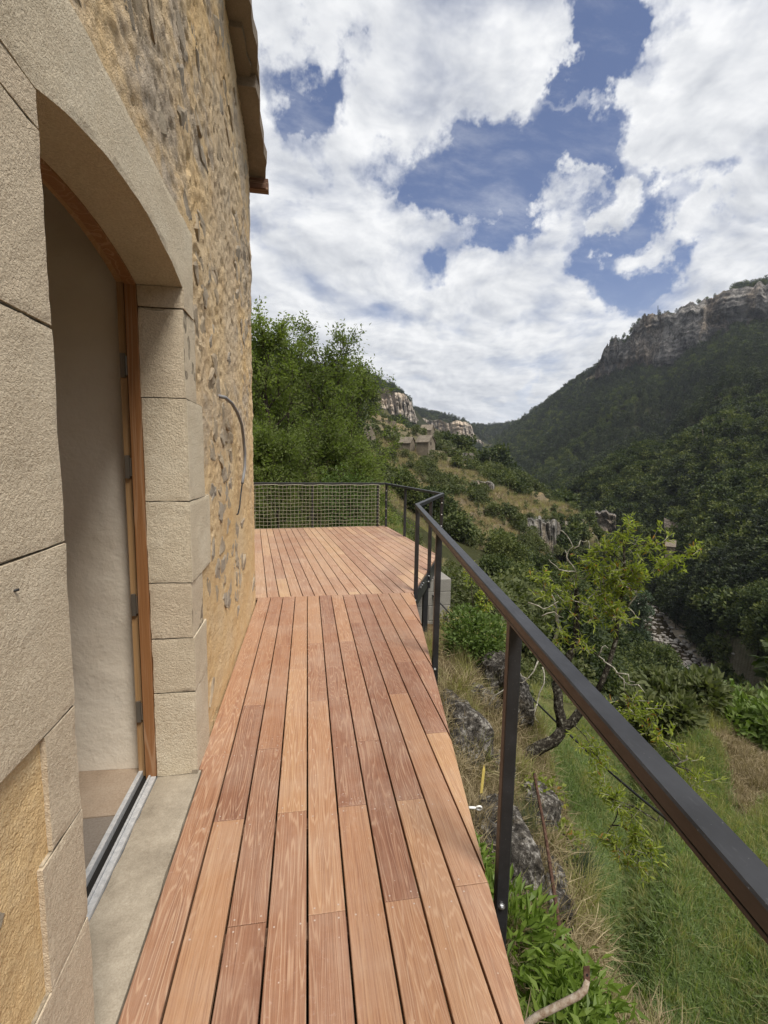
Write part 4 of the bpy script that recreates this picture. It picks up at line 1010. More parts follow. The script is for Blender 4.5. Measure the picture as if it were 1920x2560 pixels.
gz = np.where(terr, gz + TH_ * (np.clip((fq - .74) / .2, 0, 1) - fq) * .8 * np.clip((rr - 48) / 15, 0, 1), gz)
under = (gx > -7) & (gx < .4 + .1522 * (gy - 1)) & (gy > -5) & (gy < 5.0)
gz = np.where(under, np.minimum(gz, -.55), gz)
gz = np.where((gx < 2.2) & (gx > -3) & (gy > 4.9) & (gy < 10.4), np.minimum(gz, -.75), gz)
def gheight(x, y):
    """height of the built ground sheet (bilinear in the sheet's own grid)"""
    x = np.asarray(x, float); y = np.asarray(y, float)
    th = np.arctan2(x, y); th = np.where(th < TH[0], th + 2 * math.pi, th); r = np.hypot(x, y)
    i = np.clip(np.searchsorted(TH, th) - 1, 0, len(TH) - 2); j = np.clip(np.searchsorted(RR, r) - 1, 0, NR - 2)
    a = np.clip((th - TH[i]) / (TH[i + 1] - TH[i]), 0, 1); b_ = np.clip((r - RR[j]) / (RR[j + 1] - RR[j]), 0, 1)
    return gz[i, j] * (1 - a) * (1 - b_) + gz[i + 1, j] * a * (1 - b_) + gz[i, j + 1] * (1 - a) * b_ + gz[i + 1, j + 1] * a * b_
nth = len(TH)
vid = np.arange(nth * NR).reshape(nth, NR); vid2 = np.concatenate([vid, vid[:1]])
Fq = np.stack([vid2[:-1, :-1], vid2[:-1, 1:], vid2[1:, 1:], vid2[1:, :-1]], -1).reshape(-1, 4)
gcov = gcov0; gcov = np.where(inr & (rr > 84) & (rr < 150), 'G', gcov)
CC = {'M': (.115, .125, .055), 'D': (.22, .17, .10), 'O': (.14, .128, .068), 'S': (.085, .085, .042), 'B': (.045, .05, .024), 'F': (.032, .036, .021), 'R': (.22, .19, .15), 'G': (.27, .24, .20)}
cc = np.zeros((nth, NR, 3)); 
for k_, c in CC.items(): cc[gcov == k_] = c
for _ in range(2):                                # soften the seams between covers
    cc[1:-1, 1:-1] = (cc[1:-1, 1:-1] * 2 + cc[:-2, 1:-1] + cc[2:, 1:-1] + cc[1:-1, :-2] + cc[1:-1, 2:]) / 6
mixn = np.clip(fbm(gx / (rr * .03 + .15), gy / (rr * .03 + .15), 5., 4) * 1.2, -.6, .6)[..., None]
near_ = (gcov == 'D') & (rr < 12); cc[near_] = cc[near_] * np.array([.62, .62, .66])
cc[riser] = cc[riser] * .35 + np.array([.15, .135, .11]) * .55
dmask = np.isin(gcov, ['D', 'O'])[..., None]
cc = np.where(dmask, cc * (1 + mixn * np.array([.35, .30, .25])), cc)
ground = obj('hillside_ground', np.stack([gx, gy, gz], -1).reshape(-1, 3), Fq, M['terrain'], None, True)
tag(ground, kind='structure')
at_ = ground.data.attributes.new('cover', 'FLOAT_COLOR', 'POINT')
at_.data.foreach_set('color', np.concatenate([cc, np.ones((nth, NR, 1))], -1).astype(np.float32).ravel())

# river
mbv, mbf = [], []
for i, q in enumerate(rp):
    d = rp[min(i + 1, len(rp) - 1)] - rp[max(i - 1, 0)]; d = d / np.linalg.norm(d); n_ = np.array([-d[1], d[0]])
    for s in (-3.2, 3.2): mbv.append((q[0] + n_[0] * s, q[1] + n_[1] * s, RZ + .38))
for i in range(len(rp) - 1): mbf.append((2 * i, 2 * i + 1, 2 * i + 3, 2 * i + 2))
tag(obj('river', mbv, mbf, M['water']), kind='structure')

# ------------------------------------------------------------------ cliffs
def crag(name, cols, mat, seed, nu, nv, amp_, back, label=None, sc=1.0, kind='structure'):
    """cols: (px, py_top, py_bottom, D) across the face"""
    cols = np.array(cols, float); u = np.linspace(0, len(cols) - 1, nu); g = [np.interp(u, np.arange(len(cols)), cols[:, k_]) for k_ in range(4)]
    jag = fbm(u * 2.3, seed, 1.0, 4)
    V_ = np.zeros((nu, nv, 3)); hgt = 0
    for i in range(nu):
        A_ = P(g[0][i], g[1][i], g[3][i]); B_ = P(g[0][i], g[2][i], g[3][i])
        for j in range(nv):
            t_ = j / (nv - 1.0); V_[i, j] = A_ + (B_ - A_) * (t_ * 1.15 - .0)
    Hh = abs(V_[:, -1, 2] - V_[:, 0, 2]).mean()
    x, y, z = V_[..., 0], V_[..., 1], V_[..., 2]
    hx = (x + y * .5) / Hh; hz = z / Hh
    n_ = 1.5 * fbm(hx * 1.6, seed, hz * .15, 4) + .55 * (np.clip(np.abs(fbm(hx * 3.5 + .5 * hz, seed + 3, hz * .6, 4)) * 5, 0, 1) - .7) + .35 * fbm(hx * 12, seed + 5., hz * 2.5, 4) + .30 * fbm(hx * 3, seed + 7., hz * 8, 4)
    tt_ = np.linspace(0, 1, nv)[None, :]
    taper = np.clip(tt_ * 6, 0, 1)
    rv = V_[..., :2] / np.linalg.norm(V_[..., :2], axis=-1, keepdims=True)
    dd = (n_ * amp_ * (.3 + .7 * taper)) + (tt_ * .25 - .1) * amp_
    V_[..., 0] -= rv[..., 0] * dd; V_[..., 1] -= rv[..., 1] * dd
    V_[..., 2] += (jag * Hh * .11)[:, None] * (1 - tt_) ** .5
    V_[..., 2] += (fbm(hx * 9, seed + 9., 2., 3) * Hh * .035) * (1 - tt_)
    # top surface going back
    T_ = V_[:, :1].copy(); T_[..., 0] += rv[:, :1, 0] * back; T_[..., 1] += rv[:, :1, 1] * back; T_[..., 2] -= back * .02
    Bk = V_[:, -1:].copy(); Bk[..., 0] += rv[:, :1, 0] * back; Bk[..., 1] += rv[:, :1, 1] * back
    A3 = np.concatenate([T_, V_, Bk, T_], 1); m_ = A3.shape[1]
    id_ = np.arange(nu * m_).reshape(nu, m_)
    F_ = np.stack([id_[:-1, :-1], id_[:-1, 1:], id_[1:, 1:], id_[1:, :-1]], -1).reshape(-1, 4)
    o = obj(name, A3.reshape(-1, 3), F_, mat, None, False)
    return tag(o, kind=kind)
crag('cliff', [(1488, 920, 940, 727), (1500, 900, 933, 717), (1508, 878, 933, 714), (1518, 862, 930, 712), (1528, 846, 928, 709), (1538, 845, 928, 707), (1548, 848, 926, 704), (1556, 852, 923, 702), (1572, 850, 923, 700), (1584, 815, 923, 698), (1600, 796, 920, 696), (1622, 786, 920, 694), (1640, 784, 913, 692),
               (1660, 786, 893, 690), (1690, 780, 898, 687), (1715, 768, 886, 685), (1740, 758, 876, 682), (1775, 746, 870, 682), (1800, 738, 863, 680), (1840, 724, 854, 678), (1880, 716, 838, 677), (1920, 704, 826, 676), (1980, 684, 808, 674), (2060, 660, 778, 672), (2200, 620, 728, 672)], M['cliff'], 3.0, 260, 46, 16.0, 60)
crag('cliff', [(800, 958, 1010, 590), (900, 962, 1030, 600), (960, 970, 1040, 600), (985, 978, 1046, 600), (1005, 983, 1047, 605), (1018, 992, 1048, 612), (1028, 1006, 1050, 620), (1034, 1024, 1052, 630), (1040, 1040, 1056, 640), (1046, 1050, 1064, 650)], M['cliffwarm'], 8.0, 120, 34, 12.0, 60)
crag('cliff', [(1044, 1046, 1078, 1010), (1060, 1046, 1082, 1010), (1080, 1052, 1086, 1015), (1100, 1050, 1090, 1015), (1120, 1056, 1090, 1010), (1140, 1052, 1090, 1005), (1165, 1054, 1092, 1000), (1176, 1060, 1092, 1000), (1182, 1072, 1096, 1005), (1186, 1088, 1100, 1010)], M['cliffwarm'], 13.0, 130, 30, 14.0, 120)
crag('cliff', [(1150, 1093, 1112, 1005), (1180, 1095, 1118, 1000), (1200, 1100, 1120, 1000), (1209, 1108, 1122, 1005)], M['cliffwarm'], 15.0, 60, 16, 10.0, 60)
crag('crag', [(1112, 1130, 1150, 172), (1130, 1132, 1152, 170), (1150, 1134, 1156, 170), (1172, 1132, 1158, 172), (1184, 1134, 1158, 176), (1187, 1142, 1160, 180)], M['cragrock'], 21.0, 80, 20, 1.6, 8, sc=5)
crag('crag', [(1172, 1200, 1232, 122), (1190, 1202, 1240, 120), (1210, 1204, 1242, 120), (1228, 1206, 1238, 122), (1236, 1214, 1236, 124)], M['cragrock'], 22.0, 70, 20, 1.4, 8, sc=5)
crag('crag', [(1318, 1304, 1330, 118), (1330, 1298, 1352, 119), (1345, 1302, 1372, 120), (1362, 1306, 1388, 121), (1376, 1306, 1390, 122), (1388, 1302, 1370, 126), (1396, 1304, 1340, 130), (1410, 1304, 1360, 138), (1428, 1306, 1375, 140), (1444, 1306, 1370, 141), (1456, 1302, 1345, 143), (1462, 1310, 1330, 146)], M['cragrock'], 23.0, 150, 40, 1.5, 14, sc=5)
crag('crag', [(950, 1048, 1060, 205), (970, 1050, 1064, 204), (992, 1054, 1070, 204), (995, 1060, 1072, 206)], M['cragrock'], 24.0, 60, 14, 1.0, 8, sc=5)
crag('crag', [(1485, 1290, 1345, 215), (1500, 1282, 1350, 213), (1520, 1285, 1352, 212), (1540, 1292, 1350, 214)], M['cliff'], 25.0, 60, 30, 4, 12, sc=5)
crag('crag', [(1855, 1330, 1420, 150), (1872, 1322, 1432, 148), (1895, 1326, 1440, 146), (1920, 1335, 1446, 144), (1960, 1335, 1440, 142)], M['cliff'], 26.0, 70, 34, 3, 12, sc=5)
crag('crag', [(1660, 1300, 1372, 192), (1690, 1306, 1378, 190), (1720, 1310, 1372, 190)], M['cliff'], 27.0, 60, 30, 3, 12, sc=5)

# ------------------------------------------------------------------ the summer haze of the gorge
bmz = MB(); bmz.box((-5600, -5600, -45), (5600, 5600, 520))
hz = bpy.data.materials.new('summer_haze'); hz.use_nodes = True; hz.node_tree.nodes.clear(); th_ = NT(hz.node_tree)
vol_ = th_.node('ShaderNodeVolumePrincipled'); vol_.inputs['Color'].default_value = (.80, .87, 1.0, 1); vol_.inputs['Density'].default_value = 0.00011; vol_.inputs['Anisotropy'].default_value = 0.2
th_.node('ShaderNodeOutputMaterial', inp={'Volume': vol_.outputs[0]})
haze = bmz.build('haze', hz); haze['kind'] = 'stuff'
scene.cycles.volume_bounces = 0
# ------------------------------------------------------------------ foliage builders
def leaves(c, d, L, W, rg, fold=0.15, jit=0.35, droop=0.0):
    """one diamond leaf per centre c along direction d"""
    c = np.asarray(c, float); n = len(c); d = np.asarray(d, float) + rg.normal(0, jit, (n, 3)); d[:, 2] -= droop
    d /= np.linalg.norm(d, axis=1, keepdims=True) + 1e-9
    up = rg.normal(0, 1, (n, 3)) + np.array([0, 0, 1.2]); s = np.cross(d, up); s /= np.linalg.norm(s, axis=1, keepdims=True) + 1e-9
    nn = np.cross(s, d)
    L = np.broadcast_to(L, (n,))[:, None] * rg.uniform(.7, 1.25, (n, 1)); W = np.broadcast_to(W, (n,))[:, None] * rg.uniform(.75, 1.2, (n, 1))
    v = np.stack([c, c + d * L * .45 + s * W * .5 + nn * L * fold * .4, c + d * L - nn * L * fold, c + d * L * .45 - s * W * .5 + nn * L * fold * .4], 1).reshape(-1, 3)
    return v, np.arange(n * 4).reshape(n, 4)
def sphere_pts(n, rg):
    v = rg.normal(0, 1, (n, 3)); return v / np.linalg.norm(v, axis=1, keepdims=True)
def crown_points(lobes, n, rg, shell=0.55):
    """points and outward directions spread through a set of ellipsoid lobes"""
    lob = np.array(lobes, float); vol = lob[:, 3] * lob[:, 4] * lob[:, 5]; pk = rg.choice(len(lob), n, p=vol ** .72 / (vol ** .72).sum())
    u = sphere_pts(n, rg); rad = (shell + (1 - shell) * rg.random((n, 1)) ** .6) * (1 + .12 * rg.normal(0, 1, (n, 1)))
    return lob[pk, :3] + u * rad * lob[pk, 3:6], u
def oak_lobes(h, w_, rg, n=13, base=.28):
    L = []
    for i in range(n):
        a = rg.random() * 2 * math.pi; t = rg.random()
        z = h * (base + (1 - base - .12) * t); rr_ = w_ * .5 * (.62 * math.sqrt(max(0.05, 1 - (2 * t - .85) ** 2 * .75))) * rg.uniform(.5, 1.0)
        s = w_ * rg.uniform(.15, .25); L.append((rr_ * math.cos(a), rr_ * math.sin(a), z, s, s, s * .8))
    L.append((0, 0, h * .6, w_ * .27, w_ * .27, h * .27))
    return L
def oak_crown(h, w_, n, leaf, seed, name='crown', mat='oak', lob=13, base=.28, shell=.6):
    rg = np.random.default_rng(seed); c, u = crown_points(oak_lobes(h, w_, rg, lob, base), n, rg, shell)
    u = u + np.array([0, 0, .25]); v, f = leaves(c - u * leaf * .3, u, leaf, leaf * .75, rg, .12, .55)
    return mesh_from(name, v, f, M[mat], False)
def pine_crown(h, w_, n, leaf, seed, name='crown', mat='pine', rounded=.5):
    rg = np.random.default_rng(seed); tiers = 9; C_, D_ = [], []
    for k_ in range(tiers):
        t = (k_ + .5) / tiers; z = h * (.22 + .76 * t); rad = w_ * .5 * ((1 - t) ** .75 * (1 - rounded) + rounded * math.sqrt(max(0, 1 - (1.7 * t - .75) ** 2)) * .95) + .05
        nb_ = max(4, int(8 * (1 - t) + 4))
        for b_ in range(nb_):
            a = rg.random() * 6.283; m_ = max(3, int(n / tiers / nb_ * (1.4 - .8 * t))); q = rg.random(m_) ** .6
            rr_ = rad * rg.uniform(.65, 1.1); dr = np.array([math.cos(a), math.sin(a), .18])
            p_ = np.array([0, 0, z]) + dr * (q * rr_)[:, None] + rg.normal(0, leaf * .30, (m_, 3))
            C_.append(p_); D_.append(np.tile(dr + [0, 0, .25], (m_, 1)))
    c, d = np.concatenate(C_), np.concatenate(D_); v, f = leaves(c, d, leaf, leaf * .62, rg, .1, .5)
    return mesh_from(name, v, f, M[mat], False)
def trunk_mesh(h, r0, seed, limbs=4, name='trunk', mat='bark', w_=3.0, top=.75):
    rg = np.random.default_rng(seed); mb = MB(); pts = [np.array([0, 0, -.4])]
    for i in range(1, 6): pts.append(np.array([rg.normal(0, .05 * h / 6), rg.normal(0, .05 * h / 6), h * top * i / 5]))
    mb.tube(pts, [r0, r0 * .85, r0 * .7, r0 * .55, r0 * .4, r0 * .2], 6)
    for i in range(limbs):
        t = rg.uniform(.3, .75); p0 = pts[0] + (pts[-1] - pts[0]) * t; a = rg.random() * 6.28; e = p0 + np.array([math.cos(a) * w_ * .33, math.sin(a) * w_ * .33, h * .16])
        mb.tube([p0, (p0 + e) / 2 + [0, 0, -.02 * h], e], [r0 * .4, r0 * .3, r0 * .12], 5)
    return mesh_from(name, mb.v, mb.f, M[mat], True)
def join_meshes(name, parts):
    vs_, fs_, mi, mats, b0 = [], [], [], [], 0
    for k_, me in enumerate(parts):
        co = np.empty(len(me.vertices) * 3, np.float32); me.vertices.foreach_get('co', co); vs_.append(co.reshape(-1, 3)); mats.append(me.materials[0])
        for p_ in me.polygons: fs_.append(tuple(i + b0 for i in p_.vertices)); mi.append(k_)
        b0 += len(me.vertices)
    return mesh_from(name, np.concatenate(vs_), fs_, mats, False, mi)

# kinds: unit meshes of about their real size
KIND = {}
def make_kind(key, fn_c, hs, trunk_r, n_var, trunk_top=.75, w_=3.0):
    out = []
    for s in range(n_var): out.append((fn_c(s), trunk_mesh(hs, trunk_r, 900 + s, 3, w_=w_, top=trunk_top)))
    KIND[key] = out
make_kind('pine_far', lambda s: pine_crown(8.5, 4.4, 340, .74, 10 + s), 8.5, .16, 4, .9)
make_kind('oak_far', lambda s: oak_crown(7.0, 6.6, 380, .76, 30 + s, lob=17), 7.0, .18, 4)
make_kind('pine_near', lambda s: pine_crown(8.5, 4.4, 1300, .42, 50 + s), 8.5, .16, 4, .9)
make_kind('oak_near', lambda s: oak_crown(7.0, 6.6, 2100, .37, 70 + s, lob=22), 7.0, .18, 4)
make_kind('bush_far', lambda s: oak_crown(2.0, 2.6, 110, .5, 90 + s, mat='scrub', lob=8, base=.12), 1.2, .05, 4)
make_kind('bush_near', lambda s: oak_crown(2.0, 2.6, 620, .22, 110 + s, mat='scrub', lob=12, base=.12), 1.2, .05, 4)

# ------------------------------------------------------------------ woods and scrub
pop = np.random.default_rng(21)
def scatter(n, r0, r1, a0, a1):
    r = np.sqrt(pop.uniform(r0 * r0, r1 * r1, n)); a = np.radians(pop.uniform(a0, a1, n)); return np.sin(a) * r, np.cos(a) * r
X_, Y_, K_, S_ = [], [], [], []
def populate(n, r0, r1, a0, a1, cov, keep, kinds, smin, smax):
    x, y = scatter(n, r0, r1, a0, a1); c = cover_at(x, y); r = np.hypot(x, y)
    ok = np.isin(c, list(cov)) & (pop.random(n) < keep)
    e = .8 + r * .01
    slope = np.hypot(gheight(x + e, y) - gheight(x - e, y), gheight(x, y + e) - gheight(x, y - e)) / (2 * e)
    ok &= slope < np.where(r < 220, 3.2, 1.9)
    x, y, c, r = x[ok], y[ok], c[ok], r[ok]; m_ = len(x)
    pick = pop.random(m_); pat = 1.1 * fbm(x / 45., y / 45., 4., 3)
    kd = np.empty(m_, object)
    for i in range(m_): kd[i] = kinds(c[i], r[i], min(max(pick[i] + pat[i], 0), 1))
    X_.append(x); Y_.append(y); K_.append(kd); S_.append(pop.uniform(smin, smax, m_) * (1 + np.clip((r - 400) / 900, 0, .5)))
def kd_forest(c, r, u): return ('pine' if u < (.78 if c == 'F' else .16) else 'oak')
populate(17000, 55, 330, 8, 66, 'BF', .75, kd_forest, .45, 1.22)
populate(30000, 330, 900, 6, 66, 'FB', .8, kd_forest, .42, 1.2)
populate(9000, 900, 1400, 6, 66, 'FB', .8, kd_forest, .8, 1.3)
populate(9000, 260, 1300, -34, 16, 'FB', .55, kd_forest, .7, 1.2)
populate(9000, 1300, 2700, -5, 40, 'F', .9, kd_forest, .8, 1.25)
populate(1500, 70, 170, 38, 58, 'BG', .8, kd_forest, .55, .95)
populate(1500, 22, 60, -8, 60, 'B', .50, kd_forest, .40, .75)
populate(900, 60, 130, -30, 38, 'B', .7, kd_forest, .5, .95)
populate(17000, 26, 220, -14, 42, 'S', .65, lambda c, r, u: 'bush' if u < .80 else 'oak', .6, 1.9)
populate(4500, 40, 215, -8, 42, 'DO', .30, lambda c, r, u: 'bush', .35, 1.1)
populate(7000, 150, 700, -32, 20, 'S', .6, lambda c, r, u: 'bush' if u < .7 else 'oak', .8, 1.7)
populate(2500, 60, 220, 2, 40, 'OD', .12, lambda c, r, u: 'bush' if u < .9 else 'oak', .35, 1.0)
populate(420, 9, 34, -12, 40, 'SO', .8, lambda c, r, u: 'bush', .25, .6)
populate(600, 60, 140, 30, 48, 'MG', .06, lambda c, r, u: 'bush', .5, 1.2)
X_, Y_, K_, S_ = np.concatenate(X_), np.concatenate(Y_), np.concatenate(K_), np.concatenate(S_)
clearr = np.ones(len(X_), bool)
for i_, (px_, D_, rad_) in enumerate([(905, 118, 7), (950, 128, 9), (1015, 138, 9), (1060, 134, 10), (1010, 118, 6), (1070, 120, 6), (1064, 205, 9)]):
    q_ = AZ(px_, D_, 0); clearr &= np.hypot(X_ - q_[0], Y_ - q_[1]) > rad_
clearr &= ~((np.hypot(X_, Y_) < 45) & (np.degrees(np.arctan2(X_, Y_)) < 6) & (np.hypot(X_, Y_) < 26))
dr = np.full(len(X_), 1e9)
for a, b_ in zip(rp[:-1], rp[1:]):
    d = b_ - a; t_ = np.clip(((X_ - a[0]) * d[0] + (Y_ - a[1]) * d[1]) / (d @ d), 0, 1); dr = np.minimum(dr, np.hypot(X_ - a[0] - t_ * d[0], Y_ - a[1] - t_ * d[1]))
clearr &= dr > 4.2
X_, Y_, K_, S_ = X_[clearr], Y_[clearr], K_[clearr], S_[clearr]
# tall ones must not block the view of the river or the hay terraces
Z_ = gheight(X_, Y_) - .15
R_ = np.hypot(X_, Y_); HT = np.where(K_ == 'pine', 8.5, np.where(K_ == 'oak', 7.0, 2.0)) * S_
# visibility of the crown over the ground sheet and inside the frame
topz = Z_ + HT * .85
rel = np.stack([X_, Y_, topz - EYE[2]], 1) @ RW
pxs, pys = CX + FPX * rel[:, 0] / rel[:, 2], CY + FPX * rel[:, 1] / rel[:, 2]
inframe = (rel[:, 2] > 1) & (pxs > 600) & (pxs < 1960) & (pys > -40) & (pys < 2600)
vis = inframe.copy()
for s in np.linspace(.06, .96, 36):
    hgt = EYE[2] + (topz - EYE[2]) * s; vis &= gheight(X_ * s, Y_ * s) < hgt + .02 * R_ * 0 + .1
appar = HT / R_
# keep the openings of the view: the ruins, hay terraces, crags and river stay clear of nearer trees
def ceil_ok(r0, r1, line):
    lx, ly = zip(*line); return ~((K_ != ('bush' if r0 > 50 else 'none')) & (R_ > r0) & (R_ <= r1) & (pxs > lx[0]) & (pxs < lx[-1]) & (pys < np.interp(pxs, lx, ly)) & (rel[:, 2] > 1))
ok_ = ceil_ok(0, 62, [(640, 1215), (880, 1230), (960, 1250), (1040, 1330), (1100, 1400), (1200, 1395), (1300, 1400), (1420, 1470), (1500, 1520), (1560, 1640), (1640, 1720), (1700, 1760), (1920, 1740), (2000, 1740)])
ok_ &= ceil_ok(62, 126, [(860, 1140), (960, 1150), (1010, 1180), (1080, 1200), (1150, 1290), (1200, 1330), (1290, 1330), (1340, 1390), (1420, 1420), (1460, 1460), (1530, 1600), (1580, 1640)])
rpx = [1560, 1600, 1648, 1690, 1718, 1750, 1775]; rpy = [1440, 1500, 1590, 1635, 1680, 1760, 1810]; rR = [float(np.hypot(*PZ(a, b_, RZ)[:2])) for a, b_ in zip(rpx, rpy)]
ok_ &= ~((pxs > 1590) & (pxs < 1775) & (R_ < np.interp(pxs, rpx, rR) - 1) & (pys < np.interp(pxs, rpx, rpy) + 12))
ok_ &= ceil_ok(126, 196, [(880, 1060), (960, 1075), (992, 1132), (1085, 1138), (1100, 1118), (1190, 1150), (1234, 1170), (1300, 1190), (1340, 1210), (1450, 1255), (1470, 1290)])
ok_ &= ceil_ok(196, 560, [(930, 1030), (985, 1042), (1030, 1046), (1050, 1072), (1120, 1086), (1180, 1096), (1210, 1116), (1240, 1130)])
ok_ &= ceil_ok(560, 985, [(1030, 1056), (1050, 1082), (1180, 1096), (1210, 1118), (1235, 1120)])
X_, Y_, K_, S_, Z_, R_, HT, topz, rel, pxs, pys, inframe, appar = [q[ok_] for q in (X_, Y_, K_, S_, Z_, R_, HT, topz, rel, pxs, pys, inframe, appar)]
vis = inframe.copy()
for s in np.linspace(.06, .96, 36):
    hgt = EYE[2] + (topz - EYE[2]) * s; vis &= gheight(X_ * s, Y_ * s) < hgt + .1
single = np.zeros(len(X_), bool)
for kd_, lim in (('pine', 290), ('oak', 290), ('bush', 290)):
    c_ = np.where(vis & (K_ == kd_))[0]; c_ = c_[np.argsort(-appar[c_])][:lim]; single[c_] = True
print('population', len(X_), 'visible', vis.sum(), {k_: int((vis & (K_ == k_)).sum()) for k_ in ('pine', 'oak', 'bush')})
NAMES = {'pine': 'pine_tree', 'oak': 'oak_tree', 'bush': 'shrub'}
LBL = {'pine': ('dark green pine standing in the woods of the gorge below the terrace', 'dark pines in the woods of the gorge'),
       'oak': ('rounded broadleaf tree standing in the woods of the gorge below the terrace', 'broadleaf trees in the woods of the gorge'),
       'bush': ('low grey green shrub growing on the dry slopes below the terrace', 'shrubs on the dry slopes')}
JOINED = {}
def joined(kd_, lod, v_):
    key = (kd_, lod, v_)
    if key not in JOINED: JOINED[key] = join_meshes(NAMES[kd_] + '_mesh', KIND[kd_ + lod][v_])
    return JOINED[key]
ZONES = [(lambda i: pxs[i] < 1200, 'on the left hillside round the ruins'), (lambda i: pxs[i] < 1480 and R_[i] < 260, 'on the spur under the hay terraces'), (lambda i: R_[i] < 235, 'on the right bank above the river'), (lambda i: True, 'on the long slope under the right hand cliff')]
SZ = {'pine': 'dark green pine', 'oak': 'rounded broadleaf tree', 'bush': 'low grey green shrub'}; PL = {'pine': 'dark pines ', 'oak': 'broadleaf trees ', 'bush': 'shrubs '}
def lbl(i):
    z_ = next(t_ for f_, t_ in ZONES if f_(i)); return SZ[K_[i]] + ' growing ' + z_, PL[K_[i]] + z_
rt = random.Random(9); order = np.where(single)[0]; order = order[np.argsort(-appar[order])]
for n_, i in enumerate(order):
    kd_ = K_[i]; pxh = appar[i] * 465
    lod = '_near' if pxh > 13 else '_far'; v_ = rt.randrange(4)
    rot = (rt.gauss(0, .05), rt.gauss(0, .05), rt.uniform(0, 6.283)); sc = (S_[i] * rt.uniform(.9, 1.1), S_[i] * rt.uniform(.9, 1.1), S_[i])
    if pxh > 17:
        o = thing(NAMES[kd_], lbl(i)[0], NAMES[kd_].replace('_', ' '), (X_[i], Y_[i], Z_[i]), lbl(i)[1]); o.rotation_euler = rot; o.scale = sc
        cr, tr_ = KIND[kd_ + lod][v_]
        link(bpy.data.objects.new('crown', cr), o); link(bpy.data.objects.new('trunk', tr_), o)
    else:
        o = bpy.data.objects.new(NAMES[kd_], joined(kd_, lod, v_)); link(o); o.location = (X_[i], Y_[i], Z_[i]); o.rotation_euler = rot; o.scale = sc
        tag(o, lbl(i)[0], NAMES[kd_].replace('_', ' '), lbl(i)[1])

# everything too far or too small to pick out: three masses scattered with geometry nodes
def gn_scatter(name, pts, rots, scs, idx_, srcs, label=None):
    me = bpy.data.meshes.new(name); me.vertices.add(len(pts)); me.vertices.foreach_set('co', np.asarray(pts, np.float32).ravel()); me.update()
    a = me.attributes.new('rot', 'FLOAT_VECTOR', 'POINT'); a.data.foreach_set('vector', np.asarray(rots, np.float32).ravel())
    a = me.attributes.new('scl', 'FLOAT_VECTOR', 'POINT'); a.data.foreach_set('vector', np.asarray(scs, np.float32).ravel())
    a = me.attributes.new('pick', 'INT', 'POINT'); a.data.foreach_set('value', np.asarray(idx_, np.int32))
    o = bpy.data.objects.new(name, me); link(o); o['kind'] = 'stuff'
    sc_ = bpy.data.collections.new(name + '_source')
    for k_, s_ in enumerate(srcs): sc_.objects.link(bpy.data.objects.new('%s_source_%02d' % (name, k_), s_))
    ng = bpy.data.node_groups.new(name + '_nodes', 'GeometryNodeTree')
    ng.interface.new_socket('Geometry', in_out='INPUT', socket_type='NodeSocketGeometry'); ng.interface.new_socket('Geometry', in_out='OUTPUT', socket_type='NodeSocketGeometry')
    N = ng.nodes; Lk = ng.links; gi, go = N.new('NodeGroupInput'), N.new('NodeGroupOutput')
    ci = N.new('GeometryNodeCollectionInfo'); ci.inputs['Collection'].default_value = sc_; ci.inputs['Separate Children'].default_value = True; ci.inputs['Reset Children'].default_value = True
    iop = N.new('GeometryNodeInstanceOnPoints'); iop.inputs['Pick Instance'].default_value = True
    def at(nm, ty):
        q = N.new('GeometryNodeInputNamedAttribute'); q.data_type = ty; q.inputs['Name'].default_value = nm; return q.outputs['Attribute']
    Lk.new(gi.outputs[0], iop.inputs['Points']); Lk.new(ci.outputs[0], iop.inputs['Instance']); Lk.new(at('pick', 'INT'), iop.inputs['Instance Index'])
    e2r = N.new('FunctionNodeEulerToRotation'); Lk.new(at('rot', 'FLOAT_VECTOR'), e2r.inputs[0]); Lk.new(e2r.outputs[0], iop.inputs['Rotation'])
    Lk.new(at('scl', 'FLOAT_VECTOR'), iop.inputs['Scale']); Lk.new(iop.outputs[0], go.inputs[0])
    md = o.modifiers.new('scatter', 'NODES'); md.node_group = ng
    return o
rest = np.where(~single)[0]
RIM = [(1520, 858, 705), (1535, 845, 705), (1552, 850, 700), (1584, 815, 698), (1600, 796, 696), (1640, 784, 692), (1690, 780, 688), (1740, 758, 682), (1800, 738, 680), (1860, 720, 678), (1920, 704, 676), (1990, 682, 674)]
